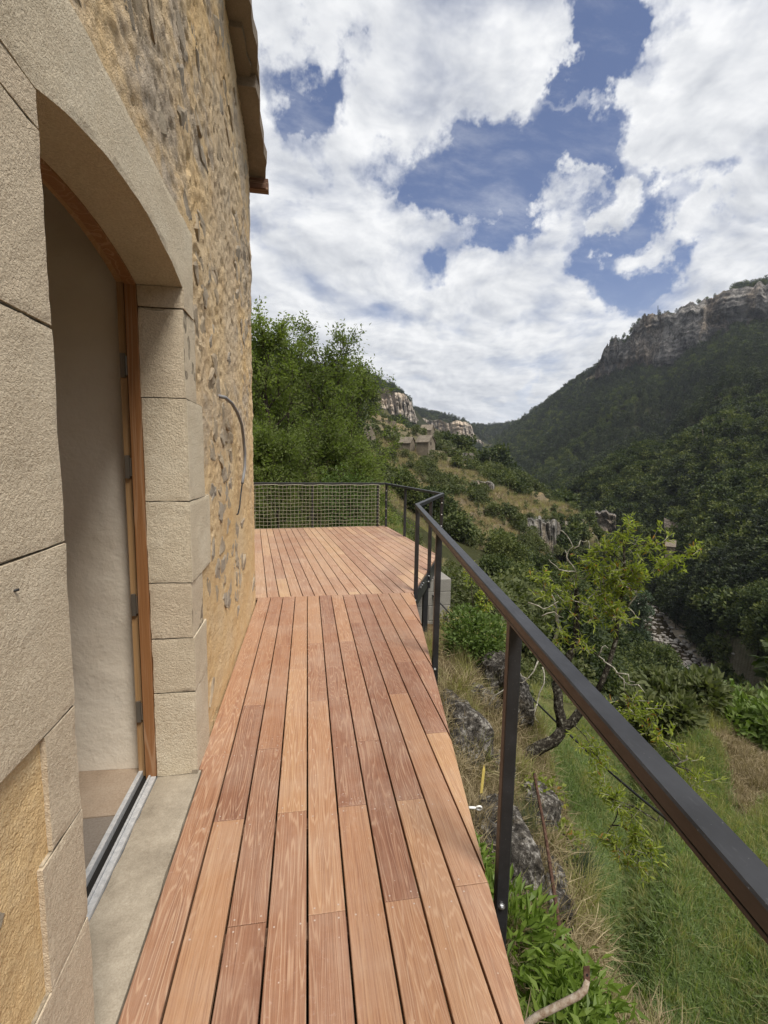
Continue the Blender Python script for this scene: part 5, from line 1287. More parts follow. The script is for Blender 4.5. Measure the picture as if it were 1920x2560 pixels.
def mass(name, kinds_):
    sel = rest[np.isin(K_[rest], kinds_)]
    srcs = [joined(k_, '_far', v_) for k_ in kinds_ for v_ in range(4)]
    base = np.array([kinds_.index(k_) * 4 for k_ in K_[sel]]); m_ = len(sel)
    s_ = S_[sel][:, None] * pop.uniform(.88, 1.12, (m_, 3))
    P3 = np.stack([X_[sel], Y_[sel], Z_[sel]], 1)
    if kinds_[0] == 'pine':                       # trees along the cliff rims
        rim = []
        for LN, cnt, back in ((RIM, 420, 60), ([(800, 958, 592), (960, 970, 602), (1005, 983, 606), (1028, 1006, 622)], 150, 60), ([(1046, 1047, 1012), (1100, 1051, 1016), (1165, 1054, 1002)], 160, 120)):
            a_ = np.array(LN, float)
            for _ in range(cnt):
                x_ = pop.uniform(a_[0, 0], a_[-1, 0]); q = P(x_, np.interp(x_, a_[:, 0], a_[:, 1]), np.interp(x_, a_[:, 0], a_[:, 2]) + 4); o_ = back * pop.random(); dd_ = q[:2] / np.hypot(*q[:2]); rim.append((q[0] + dd_[0] * o_, q[1] + dd_[1] * o_, q[2] - 2.2))
        P3 = np.concatenate([P3, rim]); s_ = np.concatenate([s_, pop.uniform(.5, 1.0, (len(rim), 1)) * np.ones((1, 3))]); base = np.concatenate([base, pop.choice([0, 4], len(rim))]); m_ = len(P3)
    gn_scatter(name, P3, np.stack([pop.normal(0, .05, m_), pop.normal(0, .05, m_), pop.uniform(0, 6.283, m_)], 1), s_, base + pop.integers(0, 4, m_), srcs)
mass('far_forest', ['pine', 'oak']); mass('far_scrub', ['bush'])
# ------------------------------------------------------------------ tall ash trees beyond the far end of the terrace
def unit(v): v = np.asarray(v, float); return v / (np.linalg.norm(v) + 1e-9)
def ash_tree(base, tip, trunk, spread, seed, label, nlimb=11, leaf=.125, per=26, low=.22, cat='tree', name='ash_tree', mat='ash', droop=.15):
    """trunk: list of points from base to tip; limbs, branches and leafy twigs grown from it"""
    rg = np.random.default_rng(seed); root = thing(name, label, cat, base, 'leafy trees behind the far railing')
    mb = MB(); tr = [np.array(p, float) for p in trunk]; n = len(tr); H = np.linalg.norm(tr[-1] - tr[0])
    mb.tube(tr, [max(.016 * H * (1 - i / (n - .6)), .014) for i in range(n)], 7)
    cs_, ds_ = [], []
    def along(t):
        x = t * (n - 1); i = min(int(x), n - 2); return tr[i] + (tr[i + 1] - tr[i]) * (x - i), unit(tr[i + 1] - tr[i])
    def shoot(p0, d, L, r, k_):
        """bowed path; returns points"""
        pts = [p0]; q = p0.copy(); d = unit(d)
        for i in range(k_):
            d = unit(d + rg.normal(0, .16, 3) + np.array([0, 0, .10])); q = q + d * L / k_; pts.append(q)
        mb.tube(pts, [r * (1 - .8 * i / k_) for i in range(k_ + 1)], 5 if r > .02 else 4, False); return pts, d
    def foliage(p0, d, L, m_):
        t = rg.random(m_)[:, None]; c = p0 + d * L * t + rg.normal(0, .10, (m_, 3)); cs_.append(c); ds_.append(np.tile(d, (m_, 1)) + rg.normal(0, .6, (m_, 3)))
    for i in range(nlimb):
        t = low + (1 - low) * (i + rg.random() * .6) / nlimb; p0, dt = along(min(t, .98)); a = i * 2.4 + rg.normal(0, .4)
        L = spread * (1.08 - .72 * t) * rg.uniform(.75, 1.15); d = unit(np.array([math.cos(a), math.sin(a), .55 + .7 * t]) + dt * .3)
        pts, d1 = shoot(p0, d, L, .010 * H * (1 - .7 * t), 4)
        for j in range(6):
            q = pts[1 + (j * 3) // 6 + (j > 3)] if j < 5 else pts[-1]; dd = unit(d + rg.normal(0, .65, 3) + [0, 0, .15])
            p2, d2 = shoot(np.array(q), dd, L * rg.uniform(.35, .6), .0035 * H * .6, 3)
            for k_ in range(5):
                q2 = p2[min(1 + k_ // 2, 3)]; d3 = unit(d2 + rg.normal(0, .7, 3)); l3 = rg.uniform(.25, .55)
                mb.tube([q2, q2 + d3 * l3], [.009, .004], 3, False); foliage(q2 + d3 * l3 * .2, d3, l3 * 1.1, per)
    for k_ in range(6): p0, dt = along(.93 + .012 * k_); foliage(p0, unit(dt + rg.normal(0, .5, 3)), .6, per)
    trk = obj('trunk', mb.v, mb.f, M['bark'], root, True)
    c, d = np.concatenate(cs_), np.concatenate(ds_); v, f = leaves(c, d, leaf, leaf * .46, rg, .12, .3, droop)
    obj('crown', v, f, M[mat], root)
    return root
def tree_px(path, D, **kw):
    tr = [P(x, y, D + dd) for x, y, dd in path]; g = float(gheight(tr[0][0], tr[0][1])); tr[0][2] = min(tr[0][2], g) if tr[0][2] - g < 4 else tr[0][2]
    b_ = np.array([tr[0][0], tr[0][1], g - .2]); return ash_tree(b_, tr[-1], [b_] + tr, **kw)
tree_px([(688, 1230, 0), (676, 1080, 0), (664, 980, .2), (668, 910, .3), (674, 875, .3)], 19, spread=2.7, seed=1, label='tallest leafy ash tree, hard by the corner of the stone house', nlimb=14, leaf=.15, per=15)
tree_px([(752, 1230, 0), (770, 1140, 0), (810, 1075, .3), (828, 1000, .5), (832, 950, .5), (822, 905, .6)], 20, spread=2.9, seed=2, label='ash tree whose dark trunk leans right above the net railing', nlimb=14, leaf=.15, per=15)
tree_px([(715, 1220, 0), (718, 1080, .2), (726, 970, .4), (738, 890, .5)], 22.5, spread=3.0, seed=3, label='slender upright ash tree standing second from the house corner', nlimb=14, leaf=.15, per=15)
tree_px([(830, 1230, 0), (862, 1130, .2), (890, 1050, .3), (902, 1005, .4), (906, 975, .5)], 24, spread=2.8, seed=4, label='ash tree with open right hand crown in front of the ruined gable', nlimb=12, leaf=.15, per=15)
tree_px([(640, 1230, 0), (625, 1100, 0), (612, 980, 0), (606, 900, 0)], 21, spread=3.0, seed=5, label='ash tree half hidden behind the corner of the stone house', nlimb=11, leaf=.15, per=15)
tree_px([(700, 1290, 0), (690, 1235, 0), (670, 1190, .2), (655, 1140, .3)], 15, spread=2.0, seed=6, label='low bushy ash sapling close behind the left end of the net', nlimb=13, leaf=.11, per=26)
tree_px([(800, 1300, 0), (800, 1230, 0), (810, 1180, .2), (812, 1120, .3)], 17, spread=2.4, seed=7, label='low spreading ash with dark arching boughs behind the middle of the net', nlimb=14, leaf=.11, per=26)
tree_px([(895, 1330, 0), (890, 1270, 0), (895, 1220, .2), (905, 1160, .3)], 19, spread=2.2, seed=8, label='bushy ash at the right end of the net below the ruined gable', nlimb=13, leaf=.11, per=26)
tree_px([(862, 1345, 0), (865, 1310, 0), (868, 1280, .2), (872, 1245, .3)], 14, spread=1.2, seed=9, label='pale green feathery shrub showing through the net', nlimb=11, leaf=.09, per=24, name='feathery_shrub', cat='shrub', mat='bush')

# ------------------------------------------------------------------ almond tree below the railing
al = thing('almond_tree', 'straggly almond tree with yellow green leaves and lichened bare twigs beside the railing', 'tree', (2.23, 4.24, -1.75))
ra = np.random.default_rng(31); mb = MB(); mt = MB(); cs_, ds_ = [], []
def tp(pts, r0, r1, m_=mb, sides=7):
    q = [P(*p) for p in pts]; n = len(q); qq = [q[0]]
    for i in range(1, n):
        for k_ in (.5, 1.0):
            p_ = q[i - 1] + (q[i] - q[i - 1]) * k_; qq.append(p_ + ra.normal(0, .012 if k_ < 1 else .004, 3))
    m_.tube(qq, [r0 + (r1 - r0) * i / (len(qq) - 1) for i in range(len(qq))], sides); return qq
base = P(1285, 1925, 4.7)
tp([(1270, 1935, 4.72), (1300, 1905, 4.75), (1330, 1882, 4.8), (1387, 1851, 4.85), (1408, 1818, 4.9), (1450, 1780, 4.95), (1490, 1735, 5.0)], .085, .035)
tp([(1405, 1825, 4.9), (1397, 1770, 4.95), (1390, 1710, 5.0), (1415, 1660, 5.05), (1440, 1610, 5.1), (1442, 1560, 5.15), (1444, 1505, 5.2), (1440, 1470, 5.2)], .055, .022)
tp([(1490, 1735, 5.0), (1520, 1670, 5.05), (1540, 1600, 5.1), (1548, 1530, 5.1), (1560, 1450, 5.1), (1562, 1360, 5.1)], .03, .010)
tp([(1400, 1735, 5.0), (1370, 1660, 5.0), (1400, 1570, 5.1), (1392, 1530, 5.15), (1378, 1485, 5.2)], .028, .009, mt)
BR = [[(1440, 1470, 5.2), (1441, 1430, 5.2), (1428, 1410, 5.2), (1416, 1388, 5.25), (1434, 1366, 5.25), (1418, 1340, 5.3), (1392, 1323, 5.3)], [(1434, 1372, 5.25), (1450, 1352, 5.3), (1468, 1352, 5.3)], [(1441, 1430, 5.2), (1420, 1428, 5.1), (1390, 1415, 5.1), (1370, 1398, 5.1)],
      [(1443, 1450, 5.2), (1462, 1446, 5.2), (1472, 1435, 5.2)], [(1443, 1452, 5.2), (1416, 1452, 5.15)], [(1428, 1412, 5.2), (1416, 1395, 5.2), (1414, 1375, 5.2)], [(1484, 1410, 5.2), (1488, 1390, 5.2), (1474, 1368, 5.2), (1470, 1352, 5.2)],
      [(1488, 1534, 5.05), (1470, 1514, 5.05), (1428, 1502, 5.0), (1398, 1492, 5.0)], [(1488, 1534, 5.05), (1478, 1550, 5.0), (1460, 1560, 5.0)], [(1506, 1472, 5.1), (1508, 1440, 5.1), (1490, 1480, 5.05), (1462, 1510, 5.0)],
      [(1320, 1506, 4.9), (1360, 1524, 4.9), (1395, 1503, 4.95)], [(1355, 1540, 4.9), (1385, 1530, 4.95), (1410, 1545, 5)],
      [(1495, 1640, 4.9), (1510, 1655, 4.8), (1548, 1690, 4.75), (1568, 1710, 4.75), (1595, 1712, 4.75)], [(1540, 1683, 4.75), (1570, 1685, 4.75), (1588, 1705, 4.75)], [(1548, 1690, 4.75), (1562, 1730, 4.7)], [(1595, 1712, 4.75), (1612, 1732, 4.75)], [(1495, 1640, 4.9), (1505, 1618, 4.9), (1520, 1620, 4.9)],
      [(1345, 1652, 4.75), (1317, 1697, 4.7), (1283, 1708, 4.7)], [(1356, 1668, 4.75), (1360, 1708, 4.7), (1343, 1760, 4.65), (1335, 1786, 4.6), (1344, 1805, 4.6)], [(1317, 1697, 4.7), (1300, 1682, 4.7)], [(1343, 1760, 4.65), (1325, 1775, 4.6)], [(1283, 1708, 4.7), (1235, 1740, 4.6), (1215, 1770, 4.6)],
      [(1648, 1990, 4.4), (1650, 2020, 4.4), (1645, 2055, 4.4)], [(1648, 1990, 4.4), (1662, 2030, 4.4), (1655, 2070, 4.4)], [(1690, 1915, 4.5), (1716, 1898, 4.5), (1722, 1890, 4.5)], [(1568, 1520, 5.1), (1590, 1490, 5.1), (1600, 1470, 5.1)], [(1562, 1515, 5.1), (1582, 1530, 5.1), (1600, 1548, 5.1)]]
for b_ in BR: tp(b_, .0085, .0028, mt, 5)
CL = [(1556, 1318, 5.1, 9), (1562, 1345, 5.1, 12), (1580, 1372, 5.1, 9), (1646, 1350, 5.2, 8), (1630, 1378, 5.2, 8), (1718, 1385, 5.3, 8), (1700, 1395, 5.3, 9), (1680, 1408, 5.25, 10), (1660, 1418, 5.2, 8), (1524, 1378, 5.1, 14), (1510, 1395, 5.1, 10), (1585, 1428, 5.1, 16), (1598, 1448, 5.1, 14), (1575, 1455, 5.1, 12),
      (1484, 1425, 5.1, 12), (1470, 1405, 5.1, 9), (1545, 1425, 5.1, 14), (1525, 1440, 5.1, 12), (1505, 1459, 5.1, 12), (1426, 1472, 5.05, 9), (1378, 1470, 5.05, 9), (1360, 1478, 5.0, 7), (1407, 1520, 5, 9), (1440, 1505, 5, 8), (1553, 1486, 5.1, 12), (1519, 1512, 5.05, 14), (1500, 1490, 5.05, 10), (1553, 1544, 5.0, 12),
      (1527, 1549, 5, 11), (1540, 1525, 5, 10), (1480, 1540, 5, 7), (1407, 1592, 4.95, 8), (1395, 1605, 4.95, 7), (1468, 1624, 4.9, 8), (1575, 1751, 4.7, 11), (1612, 1777, 4.7, 11), (1559, 1777, 4.65, 9), (1590, 1790, 4.65, 9), (1654, 1849, 4.6, 11), (1635, 1835, 4.6, 9), (1485, 1884, 4.5, 11), (1500, 1905, 4.5, 9),
      (1470, 1865, 4.55, 8), (1530, 1998, 4.35, 12), (1505, 1980, 4.4, 9), (1550, 2015, 4.35, 10), (1510, 2096, 4.3, 8), (1575, 2077, 4.3, 9), (1560, 2136, 4.25, 9), (1624, 2141, 4.25, 8), (1594, 2166, 4.2, 7), (1545, 2110, 4.25, 8), (1742, 1943, 4.6, 8), (1713, 1919, 4.6, 6), (1610, 2110, 4.3, 8), (1580, 2040, 4.35, 8), (1420, 1440, 5.2, 4), (1352, 1445, 5, 5)]
nodes = [np.array(v) for v in mb.v[::3] + mt.v[::5]]
NA = np.array(nodes)
for (x, y, D, m_) in CL:
    c = P(x, y, D); k_ = np.argmin(np.linalg.norm(NA - c, axis=1) + .6 * np.maximum(0, NA[:, 2] - c[2])); a = NA[k_]; d = c - a; L = np.linalg.norm(d); mid = a + d * .55 + np.array([0, 0, .10 * L]) + ra.normal(0, .04 * L, 3)
    mb.tube([a, mid, c], [.0065, .0045, .003], 5, False)
    NA = np.concatenate([NA, [a + (c - a) * .6, c]])
    for s in range(int(m_ * .8) + 1):
        sd = unit(unit(d) * .5 + ra.normal(0, .8, 3) + [0, 0, .25]); sl = ra.uniform(.06, .15); p0 = c + ra.normal(0, .035, 3)
        mt.tube([p0, p0 + sd * sl], [.0028, .0015], 3, False)
        q = int(ra.integers(8, 12)); t = np.linspace(.05, 1, q)[:, None]; cs_.append(p0 + sd * sl * t); ds_.append(np.tile(sd * .7, (q, 1)) + ra.normal(0, .75, (q, 3)))
obj('trunk', mb.v, mb.f, M['lichbark'], al, True)
obj('twigs', mt.v, mt.f, M['twig'], al, True)['kind'] = 'stuff'
v, f = leaves(np.concatenate(cs_), np.concatenate(ds_), .066, .0165, ra, .10, .2, .12); obj('foliage', v, f, M['almond'], al)

# ------------------------------------------------------------------ shrubs, boulders, grass tufts close to the terrace
def gz_at(x, y): return float(gheight(np.array([x]), np.array([y]))[0])
def shrub(name, label, cat, lobes, n, L, W, mat, seed, droop=.0, shell=.45, stems=8, base=None, fold=.15):
    rg = np.random.default_rng(seed); lob = np.array(lobes, float); b_ = base if base is not None else (lob[0, 0], lob[0, 1], gz_at(lob[0, 0], lob[0, 1]) - .05)
    root = thing(name, label, cat, b_); c, u = crown_points(lobes, n, rg, shell); v, f = leaves(c, u + [0, 0, .3], L, W, rg, fold, .55, droop); obj('foliage', v, f, M[mat], root)
    m_ = MB()
    for i in range(stems):
        e, _ = crown_points(lobes, 1, rg, .5); s0 = np.array(b_) + rg.normal(0, .04, 3) * [1, 1, 0]; m_.tube([s0, (s0 + e[0]) / 2 + rg.normal(0, .05, 3), e[0]], [.012, .008, .003], 4, False)
    obj('stem', m_.v, m_.f, M['bark'], root, True); return root
shrub('green_shrub', 'round bright green shrub growing at the foot of the lichened boulder', 'shrub', [(2.1, 5.5, -.72, .36, .36, .30), (1.95, 5.45, -.85, .24, .24, .22), (2.35, 5.6, -.75, .26, .26, .24), (2.2, 5.4, -.9, .28, .26, .2), (2.05, 5.7, -.55, .2, .2, .16)], 3000, .055, .035, 'bush', 41)
shrub('glossy_shrub', 'glossy green shrub of long drooping leaves right beside the near edge of the terrace', 'shrub', [(1.02, 2.02, -1.05, .30, .34, .26), (1.22, 1.80, -1.25, .34, .30, .26), (.96, 2.42, -1.02, .18, .22, .18), (1.38, 1.55, -1.40, .28, .26, .22), (1.06, 1.55, -1.15, .34, .3, .3), (1.30, 2.02, -1.42, .26, .26, .2)], 5200, .088, .026, 'laurel', 42, .55, .5, 14)
shrub('creeper', 'yellow green creeper hanging on the stony bank behind the rusty rod', 'creeper', [(2.05, 3.55, -1.45, .22, .16, .15), (2.1, 3.3, -1.7, .2, .14, .2), (1.9, 3.7, -1.5, .14, .12, .1)], 620, .045, .034, 'almond', 43, .1, .4, 5)
shrub('climbing_plant', 'sprig of yellow green leaves climbing beside the grey stone pier', 'plant', [(2.7, 6.6, -.62, .13, .13, .22), (2.55, 6.9, -.3, .10, .1, .2)], 320, .05, .036, 'almond', 44, .1, .4, 4)
shrub('pale_shrub', 'pale half dry shrub at the foot of the grey stone pier', 'shrub', [(2.35, 6.3, -.92, .26, .26, .16), (2.7, 6.2, -1.0, .26, .22, .16), (2.15, 6.7, -.95, .2, .2, .14)], 1000, .05, .03, 'olivegrass', 45, .1, .4, 8)
shrub('bramble', 'dark bramble thicket with bare stems behind the almond twigs', 'bramble', [(3.0, 7.4, -.9, .5, .5, .45), (3.4, 7.9, -1.3, .6, .5, .5), (2.8, 8.3, -.9, .5, .5, .4)], 3000, .075, .05, 'scrub', 46, .1, .45, 24)
for i, (px, py, D, r) in enumerate([(1870, 1850, 13.5, 1.1), (1780, 1850, 15, 1.0), (1905, 1800, 17, 1.6), (1690, 1880, 13, .8), (1820, 1780, 20, 1.7), (1640, 1905, 12, .7)]):
    q = P(px, py, D); g = gz_at(q[0], q[1]); zc = max(g + r * .5, q[2])
    LBS = ['bright green hedge bush at the meadow edge, right of the railing bar', 'dark green hedge bush at the meadow edge, left of the bright one', 'large leafy bush behind the meadow hedge at the right edge', 'small bush close above the railing bar at the meadow edge', 'big leafy bush below the willow on the river side', 'smallest hedge bush showing over the railing bar']
    shrub('hedge_bush', LBS[i], 'bush', [(q[0] + r * math.cos(k_ * 2.4) * .6, q[1] + r * math.sin(k_ * 2.4) * .6, zc + r * .22 * (k_ % 3 - 1), r * .55, r * .55, r * .45) for k_ in range(7)], 3600, .15 + .004 * D, .10 + .002 * D, ['bush', 'oak', 'bush', 'scrub', 'oak', 'scrub'][i], 300 + i, 0, .5, 9, (q[0], q[1], g - .1))
# pale willows by the river
def big_px(name, label, cat, px, py0, py1, D, wpx, n, leaf, mat, seed, lob=16):
    b_ = P(px, py0, D); g = gz_at(b_[0], b_[1]); top = P(px, py1, D)[2]; h = max(top - g, 2); w_ = wpx * D / FPX
    root = thing(name, label, cat, (b_[0], b_[1], g - .2)); me = oak_crown(h, w_, n, leaf, seed, 'crown', mat, lob, .12, .55); link(bpy.data.objects.new('crown', me), root)
    link(bpy.data.objects.new('trunk', trunk_mesh(h, .02 * h, seed, 4, w_=w_)), root); return root
big_px('willow_tree', 'silvery willow on the near river bank, right of the railing bar', 'tree', 1712, 1850, 1660, 58, 130, 5200, .32, 'willow', 401, 22)
big_px('willow_tree', 'narrow grey green willow upstream, just left of the bend of the river', 'tree', 1600, 1590, 1455, 95, 74, 3600, .42, 'willow', 402, 16)
big_px('dark_bush', 'dark rounded bush on the green river bank, left of the stony water', 'bush', 1575, 1640, 1580, 84, 52, 1600, .34, 'oak', 403, 10)
big_px('dark_bush', 'dark bush at the water side, above the silvery willow', 'bush', 1668, 1690, 1610, 82, 60, 2000, .34, 'oak', 404, 10)
big_px('dark_bush', 'dark bush lowest on the green river bank', 'bush', 1570, 1720, 1655, 62, 62, 1800, .28, 'scrub', 405, 10)
big_px('conifer', 'dark broad conifer below the hay terraces', 'tree', 1270, 1500, 1350, 66, 96, 3200, .34, 'pine', 406, 14)
big_px('round_tree', 'round dark broadleaf tree right of the conifer under the pale crag', 'tree', 1345, 1500, 1365, 70, 105, 3400, .34, 'oak', 407, 16)

def boulder(label, c, r, seed, group=None):
    rg = np.random.default_rng(seed); bm_ = bmesh.new(); bmesh.ops.create_icosphere(bm_, subdivisions=4, radius=1.0)
    v = np.array([x.co[:] for x in bm_.verts]); f = [tuple(x.index for x in q.verts) for q in bm_.faces]; bm_.free()
    n_ = 1 + .42 * fbm(v[:, 0] * 1.3 + seed, v[:, 1] * 1.3, v[:, 2] * 1.3, 4) + .16 * fbm(v[:, 0] * 4 + seed, v[:, 1] * 4, v[:, 2] * 4, 3)
    v = np.sign(v) * np.abs(v) ** .8 * n_[:, None] * np.array(r) + np.array(c)
    return tag(obj('boulder', v, f, M['lichen'], None, False), label, 'boulder')
boulder('long lichened boulder below the green shrub', (2.26, 5.0, -1.25), (.26, .48, .46), 1)
boulder('black and white lichened boulder close against the terrace edge', (1.44, 4.05, -1.20), (.26, .44, .38), 2)
boulder('broken pale boulder in front of the near railing post', (1.36, 2.95, -1.42), (.24, .46, .34), 3)
boulder('small pale stone on the bank above the long boulder', (1.80, 4.62, -.98), (.10, .07, .05), 4)
boulder('small boulder half buried in dry grass under the almond trunk', (2.05, 3.95, -1.68), (.16, .18, .13), 5)

rbk = random.Random(77)
for i in range(9):
    t = i / 8.; y = 5.2 - 2.75 * t + rbk.gauss(0, .08); x = 2.42 - .95 * t + rbk.uniform(-.30, .26); r = rbk.uniform(.07, .16)
    boulder('lichened rock of the rough ledge below the terrace edge', (x, y, gz_at(x, y) + r * .1), (r * rbk.uniform(.8, 1.4), r * rbk.uniform(.9, 1.6), r * rbk.uniform(.7, 1.3)), 20 + i)['group'] = 'rocks of the ledge'
def tuft_mesh(seed, n, h, w_, spread, mat, name='grass_tuft'):
    rg = np.random.default_rng(seed); a = rg.random(n) * 6.283; lean = np.abs(rg.normal(0, .5, n)) * spread; L = h * rg.uniform(.55, 1.15, n); p0 = rg.normal(0, .035 * spread + .012, (n, 3)); p0[:, 2] = -.02
    d = np.stack([np.cos(a) * lean, np.sin(a) * lean, np.ones(n)], 1); d /= np.linalg.norm(d, axis=1, keepdims=True); s = np.cross(d, [0, 0, 1.]) + rg.normal(0, .2, (n, 3)); s /= np.linalg.norm(s, axis=1, keepdims=True)
    m_ = p0 + d * (L * .55)[:, None]; out = np.stack([np.cos(a), np.sin(a), np.zeros(n)], 1); tip = p0 + d * L[:, None] + out * (lean * L * .35)[:, None] - np.array([0, 0, 1.]) * (lean * L * .28)[:, None]
    v = np.stack([p0 - s * w_ / 2, p0 + s * w_ / 2, m_ + s * w_ * .4, m_ - s * w_ * .4, tip], 1).reshape(-1, 3); b_ = np.arange(n)[:, None] * 5
    f = [tuple(int(i) for i in q) for q in np.concatenate([b_ + [0, 1, 2, 3]], 0)] + [tuple(int(i) for i in q) for q in (b_ + [3, 2, 4])]
    return mesh_from(name, v, f, M[mat], False)
# single dry tufts one can pick out on the bank
TUFT = [tuft_mesh(500 + i, 150, .30, .006, 1.3, 'dry', 'dry_grass_tuft') for i in range(4)]; TUFO = [tuft_mesh(520 + i, 160, .32, .006, 1.0, 'olivegrass', 'dry_grass_tuft') for i in range(3)]
rb = random.Random(17)
for i in range(170):
    t = rb.random(); y = 1.6 + 3.9 * t; x = rb.uniform(.72 + .1522 * (y - 1) + .05, 2.2 + .28 * (y - 2.5) + .35)
    if any(math.hypot(x - a, y - b_) < .24 for a, b_ in ((1.02, 2.02), (1.22, 1.8), (1.38, 1.55), (1.06, 1.55))): continue
    o = bpy.data.objects.new('dry_grass_tuft', rb.choice(TUFT if rb.random() < .5 else TUFO)); link(o); o.location = (x, y, gz_at(x, y)); o.rotation_euler = (rb.gauss(0, .2), .25 + rb.gauss(0, .2), rb.uniform(0, 6.28)); k_ = rb.uniform(.5, 1.15); o.scale = (k_, k_, k_)
    tag(o, 'tuft of dry straw coloured grass on the bank between terrace and meadow', 'grass tuft', 'dry grass tufts on the bank')
BROOM = [tuft_mesh(540 + i, 220, .55, .005, .75, 'willow', 'broom') for i in range(2)]
for i, (x, y, k_, lb) in enumerate([(2.05, 3.0, .8, 'grey green broom with rush like stems beside the rusty rod'), (1.75, 3.15, .7, 'fine stemmed broom between the near post and the rusty rod'), (2.35, 3.5, .75, 'grey broom at the lip of the bank under the almond branches')]):
    o = bpy.data.objects.new('broom', BROOM[i % 2]); link(o); o.location = (x, y, gz_at(x, y)); o.scale = (k_, k_, k_); o.rotation_euler = (0, .35, i * 2.1); tag(o, lb, 'broom')
# the meadow and the thinner grass of bank and terraces: masses
def grass_mass(name, cov, n, r0, r1, a0, a1, srcs, smin, smax, dens=None):
    x, y = scatter(n, r0, r1, a0, a1); ok = np.isin(cover_at(x, y), list(cov)) & ~((x < .64 + .1522 * (y - 1)) & (y < 5.2)) & ~((x < 2.15) & (y > 5.0) & (y < 10.4))
    if dens is not None: ok &= dens(x, y) > pop.random(n)
    x, y = x[ok], y[ok]; m_ = len(x); s_ = pop.uniform(smin, smax, m_) * (1 + np.hypot(x, y) * .02)
    gn_scatter(name, np.stack([x, y, gheight(x, y)], 1), np.stack([pop.normal(0, .15, m_), pop.normal(0, .15, m_), pop.uniform(0, 6.283, m_)], 1), np.stack([s_, s_, s_ * pop.uniform(.7, 1.2, m_)], 1), pop.integers(0, len(srcs), m_), srcs)
MEAD = [tuft_mesh(600 + i, 40, .17, .013, 1.5, 'meadow') for i in range(3)]; HALF = [tuft_mesh(620 + i, 36, .24, .007, 1.1, 'olivegrass') for i in range(2)]; DRYT = [tuft_mesh(640 + i, 40, .26, .007, 1.1, 'dry') for i in range(2)]
patch = lambda s, lo, hi: (lambda x, y: np.clip((fbm(x * .55 + s, y * .55, 3., 3) - lo) / (hi - lo), 0, 1))
grass_mass('meadow_grass', 'MO', 30000, 3.0, 11.5, 8, 75, MEAD, .55, 1.05)
grass_mass('half_dry_grass', 'MO', 16000, 3.0, 13, 8, 75, HALF, .6, 1.1, patch(4., -.35, .20))
grass_mass('dry_grass', 'DR', 12000, 1.6, 13, 6, 75, DRYT, .4, 1.0)
grass_mass('slope_grass', 'DOS', 26000, 30, 150, -12, 44, [DRYT[0], DRYT[1], HALF[0]], .9, 1.8)
grass_mass('rough_grass', 'SOB', 9000, 6, 32, -20, 45, [HALF[0], HALF[1], MEAD[0]], .9, 1.7)
grass_mass('bank_grass', 'MO', 9000, 45, 125, 20, 50, [MEAD[0], HALF[1]], 2.0, 3.4)

# ------------------------------------------------------------------ small things below the railing
pr = thing('stone_pier', 'grey block masonry pier under the far part of the terrace', 'pier', P(1090, 1560, 7.0))
a, b_ = P(1128, 1446, 7.2), P(1030, 1446, 7.0); d = unit((b_ - a) * [1, 1, 0]); n_ = np.array([-d[1], d[0], 0]); n_ = n_ if n_[1] > 0 else -n_
zt = a[2]
def pblk(s0, s1, z0, z1):
    m_ = MB(); c = [a + d * s0, a + d * s1, a + d * s1 + n_ * .45, a + d * s0 + n_ * .45]; m_.prism([q[:2] for q in c], z0, z1, .012); m_.build('block', M['pier'], pr)
L_ = np.linalg.norm((b_ - a)[:2])
for s0, s1 in ((0, .28), (.286, L_)): pblk(s0, s1, zt - .20, zt)
for s0, s1, z0, z1 in ((0.0, .40, zt - .42, zt - .206), (.406, L_, zt - .42, zt - .206), (0, L_ * .55, zt - .66, zt - .426), (L_ * .55 + .006, L_, zt - .66, zt - .426), (0, L_, zt - 1.4, zt - .666)): pblk(s0, s1, z0, z1)
m_ = MB(); q0, q1 = P(1040, 1448, 7.3), P(1960, 2350, 3.5); cpts = []
for i in range(25):
    t = i / 24; w1 = P(1063 + (1659 - 1063) * t * 1.0, 1469 + (2042 - 1469) * t, 7.2 + (4.1 - 7.2) * t); cpts.append(w1 + np.array([0, 0, -.10 * math.sin(math.pi * t)]))
ext = [cpts[-1] + (cpts[-1] - cpts[-2]) * k_ for k_ in range(1, 26)]
m_.tube(cpts + ext, .011, 6); tag(m_.build('black_cable', M['cable'], None, True), 'taut black cable running from under the terrace down across the meadow', 'cable')
m_ = MB(); m_.tube([P(1336, 1935, 3.95), P(1337, 1943, 3.9), P(1362, 2077, 3.42), P(1401, 2336, 2.62), P(1405, 2360, 2.56)], .0125, 7); tag(m_.build('rusty_rod', M['rust'], None, True), 'thin rusty iron rod leaning on the stony bank', 'rod')
m_ = MB(); q = P(1197, 2020, 2.06); e0 = P(1172, 2019, 2.04); m_.tube([e0, q + (e0 - q) * .35], .006, 6)
ring = [q + .0135 * (math.cos(t) * unit(q - e0) + math.sin(t) * np.array([0, -.35, .94])) for t in np.linspace(0, 2 * math.pi, 15)]; m_.tube(ring, .0045, 6)
tag(m_.build('eye_bolt', M['white'], None, True), 'white eye bolt sticking out from under the terrace boards', 'eye bolt')
m_ = MB(); m_.bar(P(1203, 1982, 3.5), P(1209, 1925, 3.5), .022, .008, (0, 1, 0)); m_.add([P(1209, 1925, 3.5) + np.array(k_) for k_ in ((-.011, -.004, 0), (.011, -.004, 0), (.011, .004, 0), (-.011, .004, 0), (.002, 0, .05))], [(0, 1, 4), (1, 2, 4), (2, 3, 4), (3, 0, 4)]); tag(m_.build('yellow_stake', M['yellow'], None), 'pointed yellow wooden stake stuck in the bank beside the terrace', 'stake')
